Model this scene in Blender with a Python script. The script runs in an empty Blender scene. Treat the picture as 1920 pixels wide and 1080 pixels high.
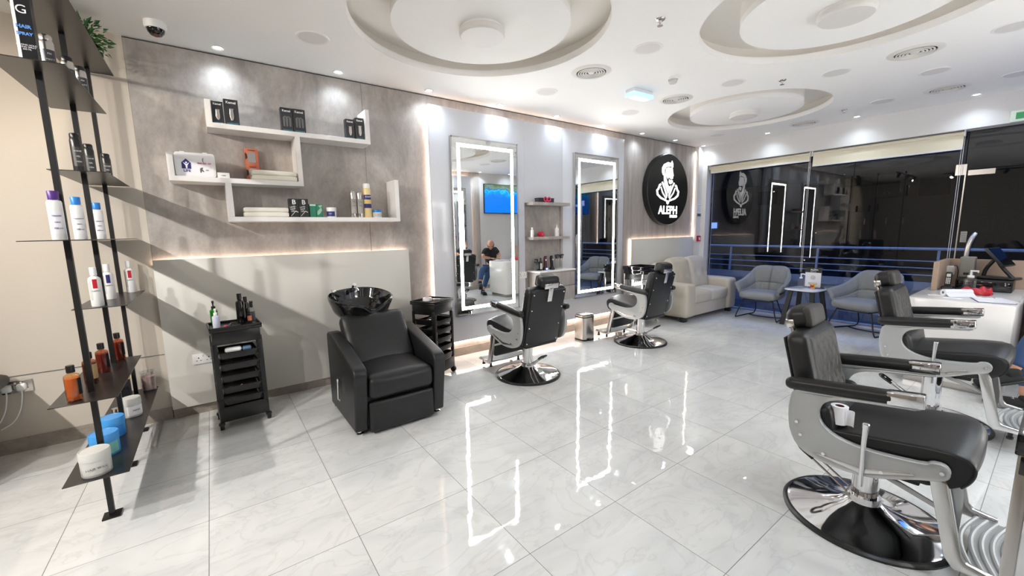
import bpy, bmesh, math, random
from mathutils import Vector, Matrix
random.seed(7)
sc = bpy.context.scene
PI = math.pi

# ------------------------------------------------------------------ camera
cam_d = bpy.data.cameras.new('camera'); cam = bpy.data.objects.new('camera', cam_d)
sc.collection.objects.link(cam); sc.camera = cam
cam_d.sensor_fit = 'HORIZONTAL'; cam_d.sensor_width = 36.0
cam_d.lens = 765.56 / 1920 * 36.0; cam_d.clip_start = 0.01; cam_d.clip_end = 200
YAW, PITCH, ROLL = -.9391992, -.138995, .0179294
fw = Vector((math.sin(YAW)*math.cos(PITCH), math.cos(YAW)*math.cos(PITCH), math.sin(PITCH)))
rt = Vector((math.cos(YAW), -math.sin(YAW), 0)); dn = fw.cross(rt)
r2 = rt*math.cos(ROLL) + dn*math.sin(ROLL); d2 = -rt*math.sin(ROLL) + dn*math.cos(ROLL)
m3 = Matrix((r2, -d2, -fw)).transposed()
cam.matrix_world = Matrix.Translation((3.73779, .145152, 1.482159)) @ m3.to_4x4()

# ------------------------------------------------------------------ world and exposure
w = bpy.data.worlds.new('night'); sc.world = w; w.use_nodes = True
w.node_tree.nodes['Background'].inputs[0].default_value = (.001, .0015, .003, 1)
w.node_tree.nodes['Background'].inputs[1].default_value = 1.0
vs = sc.view_settings
vs.view_transform = 'Standard'; vs.look = 'None'; vs.exposure = EXPOSURE = 0.70; vs.gamma = 1.0
vs.use_curve_mapping = False
sc.cycles.max_bounces = 14; sc.cycles.glossy_bounces = 8; sc.cycles.diffuse_bounces = 6
sc.cycles.transparent_max_bounces = 16; sc.cycles.sample_clamp_indirect = 6.0
sc.cycles.caustics_reflective = False; sc.cycles.caustics_refractive = False

DOWN_W = 8.5        # each recessed downlight
LED_S = 25.0         # mirror light strips
COVE_S = 10.0        # warm cove strips
TRACK_W = 56.0       # warm track spots
DRUM_S = .0
def lamp(name, kind, loc, energy, color, parent=None, size=95, blend=.6, radius=.03, aim=None):
    d = bpy.data.lights.new(name, kind); d.energy = energy; d.color = color
    if kind == 'SPOT':
        d.spot_size = math.radians(size); d.spot_blend = blend; d.shadow_soft_size = radius
    elif kind == 'POINT': d.shadow_soft_size = radius
    o = bpy.data.objects.new(name, d); sc.collection.objects.link(o); o.location = loc
    if aim is not None:
        o.rotation_euler = (Vector(aim)-Vector(loc)).to_track_quat('-Z', 'Y').to_euler()
    if parent: o.parent = parent
    return o

# ------------------------------------------------------------------ mesh helpers
class MB:
    def __init__(s, M=None): s.bm = bmesh.new(); s.M = M or Matrix()
    def merge(s, b, M=None):
        me = bpy.data.meshes.new('t'); b.to_mesh(me); b.free()
        me.transform(s.M @ (M or Matrix())); s.bm.from_mesh(me); bpy.data.meshes.remove(me); return s
    def box(s, x0, x1, y0, y1, z0, z1, bev=0, seg=2, M=None):
        b = bmesh.new(); bmesh.ops.create_cube(b, size=1)
        for v in b.verts: v.co = ((x0+x1)/2+v.co.x*(x1-x0), (y0+y1)/2+v.co.y*(y1-y0), (z0+z1)/2+v.co.z*(z1-z0))
        if bev: bmesh.ops.bevel(b, geom=b.edges[:], offset=bev, segments=seg, profile=.5, affect='EDGES', clamp_overlap=True)
        return s.merge(b, M)
    def cushion(s, c, size, r=.03, bulge=(0, 0, 0), n=12, M=None, dimples=()):
        b = bmesh.new(); bmesh.ops.create_cube(b, size=2)
        bmesh.ops.subdivide_edges(b, edges=b.edges[:], cuts=n, use_grid_fill=True)
        h = Vector(size)/2; r = min(r, min(h)*.999)
        for v in b.verts:
            u = Vector([.5*t+.5*math.sin(PI/2*t) for t in v.co]); p = Vector((u.x*h.x, u.y*h.y, u.z*h.z))
            # spread samples toward the edges so rounding is smooth
            q = Vector([max(-h[i]+r, min(h[i]-r, p[i])) for i in range(3)]); d = p-q
            if d.length > 1e-9: p = q + d.normalized()*r
            for i in range(3):
                j, k = (i+1) % 3, (i+2) % 3
                p[i] += math.copysign(bulge[i]*(1-u[j]**2)*(1-u[k]**2), u[i])*abs(u[i])
            for (ax, a0, b0, dep, rad) in dimples:
                j, k = [t for t in range(3) if t != ax]
                dd = ((p[j]-a0)**2+(p[k]-b0)**2)/rad**2
                if u[ax] > .2: p[ax] -= dep*math.exp(-dd)
            v.co = p + Vector(c)
        return s.merge(b, M)
    def cyl(s, p0, p1, r0, r1=None, seg=20, cap=True):
        p0, p1 = Vector(p0), Vector(p1); r1 = r0 if r1 is None else r1
        b = bmesh.new(); L = (p1-p0).length
        bmesh.ops.create_cone(b, cap_ends=cap, segments=seg, radius1=r0, radius2=r1, depth=L)
        return s.merge(b, Matrix.Translation((p0+p1)/2) @ (p1-p0).to_track_quat('Z', 'Y').to_matrix().to_4x4())
    def tube(s, pts, r, seg=8, closed=False, smooth=0):
        P = [Vector(p) for p in pts]
        for _ in range(smooth):
            n = len(P); Q = []
            for i in range(n if closed else n-1):
                a, b_ = P[i], P[(i+1) % n]; Q += [a*.75+b_*.25, a*.25+b_*.75]
            P = Q if closed else [P[0]]+Q+[P[-1]]
        n = len(P); b = bmesh.new(); rings = []; prev = None
        for i in range(n):
            if closed: t = P[(i+1) % n]-P[i-1]
            else: t = P[min(i+1, n-1)]-P[max(i-1, 0)]
            t.normalize()
            if prev is None:
                prev = t.orthogonal().normalized()
            prev = (prev - t*prev.dot(t)).normalized(); bi = t.cross(prev)
            if isinstance(r, (list, tuple)):
                q_ = i/(n-1)*(len(r)-1); j_ = min(int(q_), len(r)-2); rr = r[j_]*(1-q_+j_)+r[j_+1]*(q_-j_)
            else: rr = r
            rings.append([b.verts.new(P[i]+(prev*math.cos(2*PI*k/seg)+bi*math.sin(2*PI*k/seg))*rr) for k in range(seg)])
        for i in range(n if closed else n-1):
            A, B = rings[i], rings[(i+1) % n]
            for k in range(seg): b.faces.new((A[k], A[(k+1) % seg], B[(k+1) % seg], B[k]))
        if not closed: b.faces.new(rings[0][::-1]); b.faces.new(rings[-1])
        return s.merge(b)
    def lathe(s, prof, seg=32, M=None, arc=2*PI, sx=1, sy=1):
        b = bmesh.new(); rings = []
        full = abs(arc-2*PI) < 1e-6; m = seg if full else seg+1
        for (r, z) in prof:
            if r < 1e-6: rings.append([b.verts.new((0, 0, z))])
            else: rings.append([b.verts.new((r*sx*math.cos(arc*k/seg), r*sy*math.sin(arc*k/seg), z)) for k in range(m)])
        for A, B in zip(rings, rings[1:]):
            for k in range(seg):
                k2 = (k+1) % m
                if len(A) == 1 and len(B) == 1: continue
                if len(A) == 1: b.faces.new((A[0], B[k2], B[k]))
                elif len(B) == 1: b.faces.new((A[k], A[k2], B[0]))
                else: b.faces.new((A[k], A[k2], B[k2], B[k]))
        bmesh.ops.recalc_face_normals(b, faces=b.faces[:])
        return s.merge(b, M)
    def prism(s, poly, h0, h1, axis='z', bev=0, M=None, seg=2, inset=None):
        # poly in the two other axes: x -> (y,z), y -> (x,z), z -> (x,y)
        b = bmesh.new()
        f = {'z': lambda a, c, h: (a, c, h), 'y': lambda a, c, h: (a, h, c), 'x': lambda a, c, h: (h, a, c)}[axis]
        vs_ = [b.verts.new(f(a, c, h0)) for a, c in poly]
        fc = b.faces.new(vs_)
        ex = bmesh.ops.extrude_face_region(b, geom=[fc])
        nv = [g for g in ex['geom'] if isinstance(g, bmesh.types.BMVert)]
        d = f(0, 0, h1-h0)
        for v in nv: v.co += Vector(d)
        bmesh.ops.recalc_face_normals(b, faces=b.faces[:])
        if bev: bmesh.ops.bevel(b, geom=b.edges[:], offset=bev, segments=seg, profile=.5, affect='EDGES', clamp_overlap=True)
        if inset:
            caps = sorted(b.faces, key=lambda q: -len(q.verts))[:2]
            bmesh.ops.inset_region(b, faces=caps, thickness=inset[0], depth=inset[1], use_even_offset=True)
        return s.merge(b, M)
    def sheet(s, fn, nu, nv, M=None):
        b = bmesh.new(); g = [[b.verts.new(fn(i/nu, j/nv)) for j in range(nv+1)] for i in range(nu+1)]
        for i in range(nu):
            for j in range(nv): b.faces.new((g[i][j], g[i+1][j], g[i+1][j+1], g[i][j+1]))
        return s.merge(b, M)
    def add(s, verts, faces, M=None):
        b = bmesh.new(); v = [b.verts.new(p) for p in verts]
        for f in faces: b.faces.new([v[i] for i in f])
        return s.merge(b, M)

def P(mb, name, mat, parent=None, smooth=True, label=None, world=False, solid=0, sub=0, keep=None):
    """link what is in mb as one mesh object"""
    me = bpy.data.meshes.new(name)
    if world and parent is not None: mb.bm.transform(WM(parent).inverted())
    mb.bm.to_mesh(me); mb.bm.free()
    o = bpy.data.objects.new(name, me); sc.collection.objects.link(o)
    for m in (mat if isinstance(mat, (list, tuple)) else [mat]): me.materials.append(m)
    if smooth:
        for p in me.polygons: p.use_smooth = True
        me.set_sharp_from_angle(angle=math.radians(smooth if smooth is not True else 38))
    if parent is not None: o.parent = parent
    if solid: md = o.modifiers.new('s', 'SOLIDIFY'); md.thickness = solid; md.offset = 0
    if sub: md = o.modifiers.new('d', 'SUBSURF'); md.levels = sub; md.render_levels = sub
    if label: o['label'] = label
    return o
def WM(o):
    L = Matrix.Translation(o.location) @ o.rotation_euler.to_matrix().to_4x4()
    return WM(o.parent) @ L if o.parent else L
def tag(o, label, cat, group=None, kind=None):
    o['label'] = label; o['category'] = cat
    if group: o['group'] = group
    if kind: o['kind'] = kind
    return o
def T(name, label, cat, loc=(0, 0, 0), rz=0, group=None):
    o = bpy.data.objects.new(name, None); sc.collection.objects.link(o); o.empty_display_size = .05
    o.location = loc; o.rotation_euler = (0, 0, rz)
    return tag(o, label, cat, group)
def S(mb, name, mat, label, cat, smooth=True): return tag(P(mb, name, mat, None, smooth), label, cat, kind='structure')
def dup(root, loc, rz=None, label=None):
    def cp(o, par):
        c = o.copy(); sc.collection.objects.link(c)
        if par is not None: c.parent = par
        for ch in o.children: cp(ch, c)
        return c
    r = cp(root, None); r.location = loc
    if rz is not None: r.rotation_euler = (0, 0, rz)
    if label: r['label'] = label
    return r
def wallM(x, y, z): return Matrix(((0, 0, 1, x), (1, 0, 0, y), (0, 1, 0, z), (0, 0, 0, 1)))          # reads from +x
def southM(x, y, z): return Matrix(((1, 0, 0, x), (0, 0, -1, y), (0, 1, 0, z), (0, 0, 0, 1)))        # reads from -y
def westM(x, y, z): return Matrix(((0, 0, -1, x), (-1, 0, 0, y), (0, 1, 0, z), (0, 0, 0, 1)))        # reads from -x
_tc = {}
def text(s, size, M, mat, parent, name='lettering', bold=0, depth=.0006, align='CENTER', sx=1, label=None):
    k = (s, size, bold, depth, align)
    if k not in _tc:
        c = bpy.data.curves.new('t', 'FONT'); c.body = s; c.size = size; c.extrude = depth; c.offset = bold
        c.align_x = align; c.align_y = 'CENTER'; c.resolution_u = 3
        o = bpy.data.objects.new('t', c); sc.collection.objects.link(o)
        bpy.context.view_layer.update()
        _tc[k] = bpy.data.meshes.new_from_object(o.evaluated_get(bpy.context.evaluated_depsgraph_get()))
        bpy.data.objects.remove(o); bpy.data.curves.remove(c)
    mb = MB(); me = _tc[k].copy(); me.materials.clear(); me.transform(M @ Matrix.Diagonal((sx, 1, 1, 1))); mb.bm.from_mesh(me); bpy.data.meshes.remove(me)
    return P(mb, name, mat, parent, smooth=False, label=label)

# ------------------------------------------------------------------ materials
def srgb(r, g, b): return tuple(((c/255+.055)/1.055)**2.4 if c/255 > .04045 else c/255/12.92 for c in (r, g, b))
def mat(name, col, rough=.5, metal=0., emis=0., ecol=None, spec=.5, bump=None, coat=0., vary=None):
    m = bpy.data.materials.new(name); m.use_nodes = True; nt = m.node_tree; b = nt.nodes['Principled BSDF']
    b.inputs['Base Color'].default_value = (*col, 1); b.inputs['Roughness'].default_value = rough
    b.inputs['Metallic'].default_value = metal; b.inputs['Specular IOR Level'].default_value = spec
    b.inputs['Coat Weight'].default_value = coat; b.inputs['Coat Roughness'].default_value = .05
    if emis: b.inputs['Emission Color'].default_value = (*(ecol or col), 1); b.inputs['Emission Strength'].default_value = emis
    if bump or vary:
        tc = nt.nodes.new('ShaderNodeTexCoord')
    if bump:
        n = nt.nodes.new('ShaderNodeTexNoise'); n.inputs['Scale'].default_value = bump[0]; n.inputs['Detail'].default_value = 4
        bp = nt.nodes.new('ShaderNodeBump'); bp.inputs['Strength'].default_value = bump[1]; bp.inputs['Distance'].default_value = bump[2] if len(bump) > 2 else .002
        nt.links.new(tc.outputs['Object'], n.inputs['Vector']); nt.links.new(n.outputs['Fac'], bp.inputs['Height']); nt.links.new(bp.outputs['Normal'], b.inputs['Normal'])
    if vary:
        n = nt.nodes.new('ShaderNodeTexNoise'); n.inputs['Scale'].default_value = vary[0]; n.inputs['Detail'].default_value = 5
        r = nt.nodes.new('ShaderNodeMix'); r.data_type = 'RGBA'
        r.inputs[6].default_value = (*col, 1); r.inputs[7].default_value = (*vary[1], 1)
        nt.links.new(tc.outputs['Object'], n.inputs['Vector']); nt.links.new(n.outputs['Fac'], r.inputs[0]); nt.links.new(r.outputs[2], b.inputs['Base Color'])
    return m
def glassmat(name, tint, fac=.12, rough=.0, gcol=(1, 1, 1)):
    m = bpy.data.materials.new(name); m.use_nodes = True; nt = m.node_tree; nt.nodes.clear()
    o = nt.nodes.new('ShaderNodeOutputMaterial'); mx = nt.nodes.new('ShaderNodeMixShader'); t = nt.nodes.new('ShaderNodeBsdfTransparent'); g = nt.nodes.new('ShaderNodeBsdfGlossy')
    t.inputs[0].default_value = (*tint, 1); g.inputs['Roughness'].default_value = rough; g.inputs[0].default_value = (*gcol, 1)
    lw = nt.nodes.new('ShaderNodeLayerWeight'); lw.inputs[0].default_value = .25
    mr = nt.nodes.new('ShaderNodeMapRange'); mr.inputs[3].default_value = fac; mr.inputs[4].default_value = 1.0
    pw = nt.nodes.new('ShaderNodeMath'); pw.operation = 'POWER'; pw.inputs[1].default_value = 2.0
    nt.links.new(lw.outputs['Facing'], pw.inputs[0]); nt.links.new(pw.outputs[0], mr.inputs[0]); nt.links.new(mr.outputs[0], mx.inputs[0])
    nt.links.new(t.outputs[0], mx.inputs[1]); nt.links.new(g.outputs[0], mx.inputs[2]); nt.links.new(mx.outputs[0], o.inputs[0])
    return m
def emit(name, col, s): return mat(name, (.8, .8, .8), .5, emis=s, ecol=col)

def concrete(name, base, dark, warm, streak=(1, 3.2, .55)):
    m = bpy.data.materials.new(name); m.use_nodes = True; nt = m.node_tree; b = nt.nodes['Principled BSDF']; L = nt.links.new
    tc = nt.nodes.new('ShaderNodeTexCoord'); mp = nt.nodes.new('ShaderNodeMapping'); mp.inputs['Scale'].default_value = streak
    L(tc.outputs['Object'], mp.inputs[0])
    n1 = nt.nodes.new('ShaderNodeTexNoise'); n1.inputs['Scale'].default_value = 1.6; n1.inputs['Detail'].default_value = 9; n1.inputs['Roughness'].default_value = .68; n1.inputs['Distortion'].default_value = .6
    n2 = nt.nodes.new('ShaderNodeTexNoise'); n2.inputs['Scale'].default_value = 16; n2.inputs['Detail'].default_value = 8; n2.inputs['Roughness'].default_value = .75
    L(mp.outputs[0], n1.inputs[0]); L(mp.outputs[0], n2.inputs[0])
    r = nt.nodes.new('ShaderNodeValToRGB'); e = r.color_ramp.elements
    e[0].position = .32; e[0].color = (*dark, 1); e[1].position = .68; e[1].color = (*base, 1); q = r.color_ramp.elements.new(.52); q.color = (*warm, 1)
    L(n1.outputs['Fac'], r.inputs[0])
    mx = nt.nodes.new('ShaderNodeMix'); mx.data_type = 'RGBA'; mx.blend_type = 'OVERLAY'; mx.inputs[0].default_value = .35
    L(r.outputs[0], mx.inputs[6]); L(n2.outputs['Fac'], mx.inputs[7]); L(mx.outputs[2], b.inputs['Base Color'])
    b.inputs['Roughness'].default_value = .62
    return m
def floor_mat():
    m = bpy.data.materials.new('polished_marble_tile'); m.use_nodes = True; nt = m.node_tree; b = nt.nodes['Principled BSDF']; L = nt.links.new
    N = nt.nodes.new
    def math_(op, a, c=None):
        n = N('ShaderNodeMath'); n.operation = op
        for i, v in enumerate((a, c)):
            if v is None: continue
            if isinstance(v, (int, float)): n.inputs[i].default_value = v
            else: L(v, n.inputs[i])
        return n.outputs[0]
    g = N('ShaderNodeTexCoord'); sx = N('ShaderNodeSeparateXYZ'); L(g.outputs['Object'], sx.inputs[0])
    ux = math_('DIVIDE', sx.outputs[0], .6); uy = math_('DIVIDE', sx.outputs[1], .6)
    cx, cy = math_('FLOOR', ux), math_('FLOOR', uy)
    def line(u): return math_('GREATER_THAN', math_('ABSOLUTE', math_('SUBTRACT', math_('FRACT', u), .5)), .5-.0026)
    grout = math_('MAXIMUM', line(ux), line(uy))
    cc = N('ShaderNodeCombineXYZ'); L(cx, cc.inputs[0]); L(cy, cc.inputs[1])
    wn = N('ShaderNodeTexWhiteNoise'); L(cc.outputs[0], wn.inputs[0])
    sc_ = N('ShaderNodeVectorMath'); sc_.operation = 'SCALE'; sc_.inputs['Scale'].default_value = 9; L(wn.outputs['Color'], sc_.inputs[0])
    ad = N('ShaderNodeVectorMath'); L(g.outputs['Object'], ad.inputs[0]); L(sc_.outputs[0], ad.inputs[1])
    mp = N('ShaderNodeMapping'); mp.inputs['Scale'].default_value = (1.6, .8, 1); mp.inputs['Rotation'].default_value = (0, 0, .5); L(ad.outputs[0], mp.inputs[0])
    n1 = N('ShaderNodeTexNoise'); n1.inputs['Scale'].default_value = 1.7; n1.inputs['Detail'].default_value = 8; n1.inputs['Distortion'].default_value = 1.4; L(mp.outputs[0], n1.inputs[0])
    r1 = N('ShaderNodeValToRGB'); e = r1.color_ramp.elements; e[0].position = .3; e[0].color = (*srgb(206, 208, 208), 1); e[1].position = .62; e[1].color = (*srgb(222, 223, 221), 1); L(n1.outputs['Fac'], r1.inputs[0])
    n2 = N('ShaderNodeTexNoise'); n2.inputs['Scale'].default_value = 2.3; n2.inputs['Detail'].default_value = 10; n2.inputs['Distortion'].default_value = 2.6; L(mp.outputs[0], n2.inputs[0])
    v = math_('ABSOLUTE', math_('SUBTRACT', n2.outputs['Fac'], .5)); vein = N('ShaderNodeMapRange'); vein.inputs[1].default_value = 0; vein.inputs[2].default_value = .035; vein.inputs[3].default_value = .2; vein.inputs[4].default_value = 0; L(v, vein.inputs[0])
    mx = N('ShaderNodeMix'); mx.data_type = 'RGBA'; L(vein.outputs[0], mx.inputs[0]); L(r1.outputs[0], mx.inputs[6]); mx.inputs[7].default_value = (*srgb(168, 170, 168), 1)
    m2 = N('ShaderNodeMix'); m2.data_type = 'RGBA'; L(grout, m2.inputs[0]); L(mx.outputs[2], m2.inputs[6]); m2.inputs[7].default_value = (*srgb(120, 120, 118), 1)
    L(m2.outputs[2], b.inputs['Base Color'])
    rr = math_('ADD', math_('MULTIPLY', grout, .5), .035); L(rr, b.inputs['Roughness'])
    b.inputs['Specular IOR Level'].default_value = .62
    n3 = N('ShaderNodeTexNoise'); n3.inputs['Scale'].default_value = 7; n3.inputs['Detail'].default_value = 2; L(ad.outputs[0], n3.inputs[0])
    bp = N('ShaderNodeBump'); bp.inputs['Strength'].default_value = .10; bp.inputs['Distance'].default_value = .01; L(n3.outputs['Fac'], bp.inputs['Height']); L(bp.outputs['Normal'], b.inputs['Normal'])
    return m
def screen_mat():
    m = bpy.data.materials.new('tv_picture'); m.use_nodes = True; nt = m.node_tree; b = nt.nodes['Principled BSDF']; L = nt.links.new; N = nt.nodes.new
    tc = N('ShaderNodeTexCoord'); n = N('ShaderNodeTexNoise'); n.inputs['Scale'].default_value = 6; n.inputs['Detail'].default_value = 6; L(tc.outputs['Object'], n.inputs[0])
    s = N('ShaderNodeSeparateXYZ'); L(tc.outputs['Object'], s.inputs[0])
    a = N('ShaderNodeMath'); a.operation = 'MULTIPLY_ADD'; a.inputs[1].default_value = .5; L(n.outputs['Fac'], a.inputs[0]); L(s.outputs[2], a.inputs[2])
    r = N('ShaderNodeValToRGB'); e = r.color_ramp.elements; e[0].position = .28; e[0].color = (.0, .16, .85, 1); e[1].position = .6; e[1].color = (.10, .16, .08, 1)
    for p, c in ((.38, (0, .25, .95, 1)), (.43, (.02, .5, .9, 1)), (.46, (.02, .12, .35, 1)), (.52, (.15, .25, .2, 1))): q = e.new(p); q.color = c
    L(a.outputs[0], r.inputs[0]); L(r.outputs[0], b.inputs['Emission Color']); b.inputs['Emission Strength'].default_value = 1.0
    b.inputs['Base Color'].default_value = (.01, .01, .01, 1); b.inputs['Roughness'].default_value = .2
    return m

W_CEIL = mat('ceiling_paint', srgb(248, 246, 243), .8)
W_WALL = mat('wall_paint', srgb(226, 224, 222), .7)
BEIGE = mat('beige_wall_panel', srgb(198, 190, 178), .55)
LOWP = mat('greige_panel', srgb(214, 212, 205), .45)
WHITEGLOSS = mat('white_gloss_panel', srgb(214, 216, 222), .12, spec=.5)
CONC = concrete('concrete_cladding', srgb(186, 181, 176), srgb(142, 136, 132), srgb(168, 161, 155), (1, 1.35, .75))
CONC2 = concrete('grey_wood_laminate', srgb(184, 178, 172), srgb(150, 143, 138), srgb(170, 162, 156), (1, 5, .4))
SKIRT = concrete('grey_skirting', srgb(172, 163, 152), srgb(140, 132, 122), srgb(158, 149, 139), (1, 2, 3))
FLOOR = floor_mat()
BLACK = mat('black_plastic', (.007, .007, .0075), .32)
MATTEBLK = mat('matte_black_metal', (.006, .0055, .005), .42)
GLOSSBLK = mat('gloss_black', (.006, .006, .007), .06, coat=.5)
LEATHER = mat('black_leather', (.0075, .0075, .008), .4, bump=(60, .25, .001))
LEATHERG = mat('black_grey_leather', (.0075, .0082, .009), .42, bump=(45, .25, .001))
QUILT = mat('dark_taupe_leather', (.036, .033, .030), .5, bump=(50, .3, .001))
CHROME = mat('chrome', (.86, .86, .87), .06, 1)
STEEL = mat('brushed_steel', (.62, .59, .56), .24, 1)
ALU = mat('grey_cast_aluminium', (.44, .45, .45), .42, .35)
ALUP = mat('polished_aluminium', (.74, .73, .72), .22, 1)
WHITE = mat('white_lacquer', srgb(236, 234, 232), .3)
WHITEM = mat('white_plastic', srgb(238, 238, 236), .4)
PAPER = mat('white_paper', srgb(240, 240, 244), .8)
LED = emit('mirror_led', (1, .99, .965), LED_S)
COVE = emit('warm_cove_led', (1, .77, .64), COVE_S)
COVE2 = emit('dim_cove_led', (1, .77, .64), COVE_S*.35)
COVESH = mat('cove_shade_tone', srgb(240, 236, 230), .8)  # coffer groove shade put into the colour, a little darker than the ceiling
PLATE = mat('black_powder_coat', (.013, .011, .010), .3, spec=.6)
DLENS = emit('downlight_lens', (.95, .97, 1), 12)
MIRROR = mat('mirror_glass', (.86, .88, .87), .0, 1)
GLASS = glassmat('shopfront_glass', (.93, .95, .97), .045)
CLEAR = glassmat('clear_plastic', (.93, .94, .95), .08)
SOFA = mat('beige_leather', srgb(196, 188, 174), .5, bump=(14, .25, .004))
GREYL = mat('grey_suede', srgb(140, 142, 142), .75, bump=(20, .2, .003), vary=(7, srgb(120, 122, 123)))
MARBLE = mat('white_marble_top', srgb(225, 225, 228), .12, vary=(6, srgb(206, 206, 210)))
WOOD = mat('light_oak', srgb(178, 154, 132), .5, vary=(9, srgb(158, 137, 120)))
RED = mat('red_plastic', srgb(190, 25, 45), .4)
SOCK = mat('socket_white', srgb(228, 224, 218), .35)
GRILL = mat('vent_white', srgb(226, 222, 216), .5)
DARKGAP = mat('dark_recess', (.02, .02, .02), .8)
PANELW = mat('opal_panel', srgb(226, 222, 218), .5)
PURPLE = mat('purple_cap', srgb(84, 40, 130), .35); BLUECAP = mat('blue_cap', srgb(40, 130, 215), .35)
LBLUE = mat('light_blue_jar', srgb(70, 155, 225), .3); JARW = mat('white_jar', srgb(205, 205, 200), .35)
AMBER = glassmat('amber_liquid', (.95, .74, .50), .06); AMBERD = glassmat('dark_amber_liquid', (.75, .42, .30), .06)
GREY = mat('print_grey', (.12, .12, .12), .6); PRINTW = mat('print_white', (.85, .85, .85), .6); NAVY = mat('print_navy', srgb(40, 40, 110), .5)
ORANGE = mat('orange_carton', srgb(216, 122, 90), .5); GREEN = mat('green_carton', srgb(38, 120, 92), .5); GREENB = glassmat('green_soap', (.10, .62, .15), .06)
CARTON = mat('dark_carton', srgb(38, 38, 42), .4, vary=(25, srgb(60, 60, 64))); CREAM = mat('cream_towel', srgb(232, 228, 216), .9, bump=(80, .4, .002))
BLIND = mat('cream_blind', srgb(236, 228, 204), .8); SKIN = mat('skin', srgb(196, 145, 118), .55); JEANS = mat('blue_denim', srgb(48, 74, 112), .85, bump=(120, .3, .001))
TSHIRT = mat('black_cotton', (.014, .014, .015), .9); HAIR = mat('dark_hair', (.02, .015, .012), .7)
SIGNW = emit('sign_white', (1, .97, .95), 1.5)
TV = screen_mat()
# ------------------------------------------------------------------ room
XL, XR, YB, YF, ZC = -.5, 4.5, -3.2, 7.62, 2.94
S(MB().box(XL-.1, XR+.1, YB-.1, 8.0, -.1, 0), 'floor', FLOOR, 'polished white marble tile floor', 'floor')
COFFERS = [(1.04, 1.89), (2.67, 3.80), (1.06, 5.87)]
b = bmesh.new(); loops = []
def ring(c, r, z, n=72): return [b.verts.new((c[0]+r*math.cos(2*PI*k/n), c[1]+r*math.sin(2*PI*k/n), z)) for k in range(n)]
rect = [b.verts.new(p) for p in ((XL-.1, YB-.1, ZC), (XR+.1, YB-.1, ZC), (XR+.1, YF+.1, ZC), (XL-.1, YF+.1, ZC))]
es = [b.edges.new((rect[i], rect[(i+1) % 4])) for i in range(4)]; rims = []
for c in COFFERS:
    q = ring(c, .92, ZC); rims.append(q); es += [b.edges.new((q[i], q[(i+1) % 72])) for i in range(72)]
bmesh.ops.triangle_fill(b, edges=es, use_beauty=True)
for c, q in zip(COFFERS, rims):
    prev = q
    for r, z, mi in ((.918, ZC+.055, 0), (1.0, ZC+.057, 1), (1.0, ZC+.16, 1), (.64, ZC+.16, 1), (.64, ZC+.05, 1), (.64, ZC+.004, 0), (.0, ZC+.004, 0)):
        if r == 0: b.faces.new(prev); break
        nx = ring(c, r, z)
        for i in range(72): b.faces.new((prev[i], prev[(i+1) % 72], nx[(i+1) % 72], nx[i])).material_index = mi
        prev = nx
bmesh.ops.recalc_face_normals(b, faces=b.faces[:])
mb = MB(); mb.merge(b); S(mb, 'ceiling', [W_CEIL, COVESH], 'white plasterboard ceiling with three round sunken coffers', 'ceiling', smooth=30)
S(MB().box(XL-.15, XL-.02, YB, 7.8, 0, ZC+.2), 'wall_left', DARKGAP, 'long left wall behind the cladding panels', 'wall')  # coloured near-black to draw the shadow line above the cladding
S(MB().box(XR, XR+.12, YB, 7.8, 0, ZC+.2), 'wall_right', W_WALL, 'pale wall carrying the television', 'wall')
S(MB().box(XL-.1, XR+.1, YB-.12, YB, 0, ZC+.2), 'wall_back', BEIGE, 'back wall behind the camera', 'wall')
S(MB().box(XL-.1, XR+.1, YF, 7.76, 2.6, ZC+.2).box(-.10+XL, -.345, YF, 7.86, 0, 2.6).box(XL-.1, -.43, 7.462, YF, 0, ZC), 'wall_front', W_WALL, 'white header and corner pier around the shop front', 'wall')
# cladding on the left wall
S(MB().box(XL-.02, XL, YB, -.2312, .1, 2.94), 'trim_1', BEIGE, 'cream wall cladding left of the concrete panels', 'panel')
S(MB().box(XL-.02, XL, -.23, 1.468, 0, 2.928).box(XL-.02, XL, 1.471, 5.36, 0, 2.928), 'trim_2', CONC, 'grey concrete cladding above the low panel', 'panel')
S(MB().box(XL-.02, XL, 5.36, 7.452, 0, 2.928), 'trim_3', CONC2, 'streaky grey laminate cladding behind the round sign', 'panel')
S(MB().box(XL+.026, XL+.045, -.23, 1.85, .085, 1.305, .001).box(XL, XL+.026, -.23, 1.85, .085, 1.268), 'trim_4', LOWP, 'low greige panel behind the wash chair', 'panel')
S(MB().box(XL+.026, XL+.045, 5.62, 7.43, .085, 1.315, .001).box(XL, XL+.026, 5.62, 7.43, .085, 1.278), 'trim_5', LOWP, 'low greige panel behind the sofa', 'panel')
PX = -.42
S(MB().box(PX-.03, PX, 2.13, 3.405, .2, 2.825, .0015).box(PX-.03, PX, 3.405, 4.07, .2, .60).box(PX-.03, PX, 3.405, 4.07, 1.835, 2.825).box(PX-.03, PX, 4.07, 5.345, .2, 2.825, .0015), 'trim_6', WHITEGLOSS, 'white gloss panel carrying both lit mirrors', 'panel')
S(MB().box(XL, PX-.03, 2.17, 5.3, .2, 2.79).box(XL, PX-.012, 2.17, 2.2, .22, 2.8), 'trim_7', W_WALL, 'batten frame that holds the gloss panel off the wall', 'panel')
S(MB().box(PX-.028, PX-.02, 3.40, 4.07, .55, 1.84).box(PX-.028, PX+.0, 4.03, 4.07, .55, 1.84), 'trim_8', CONC, 'grey back lining of the niche between the mirrors', 'panel')
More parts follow.
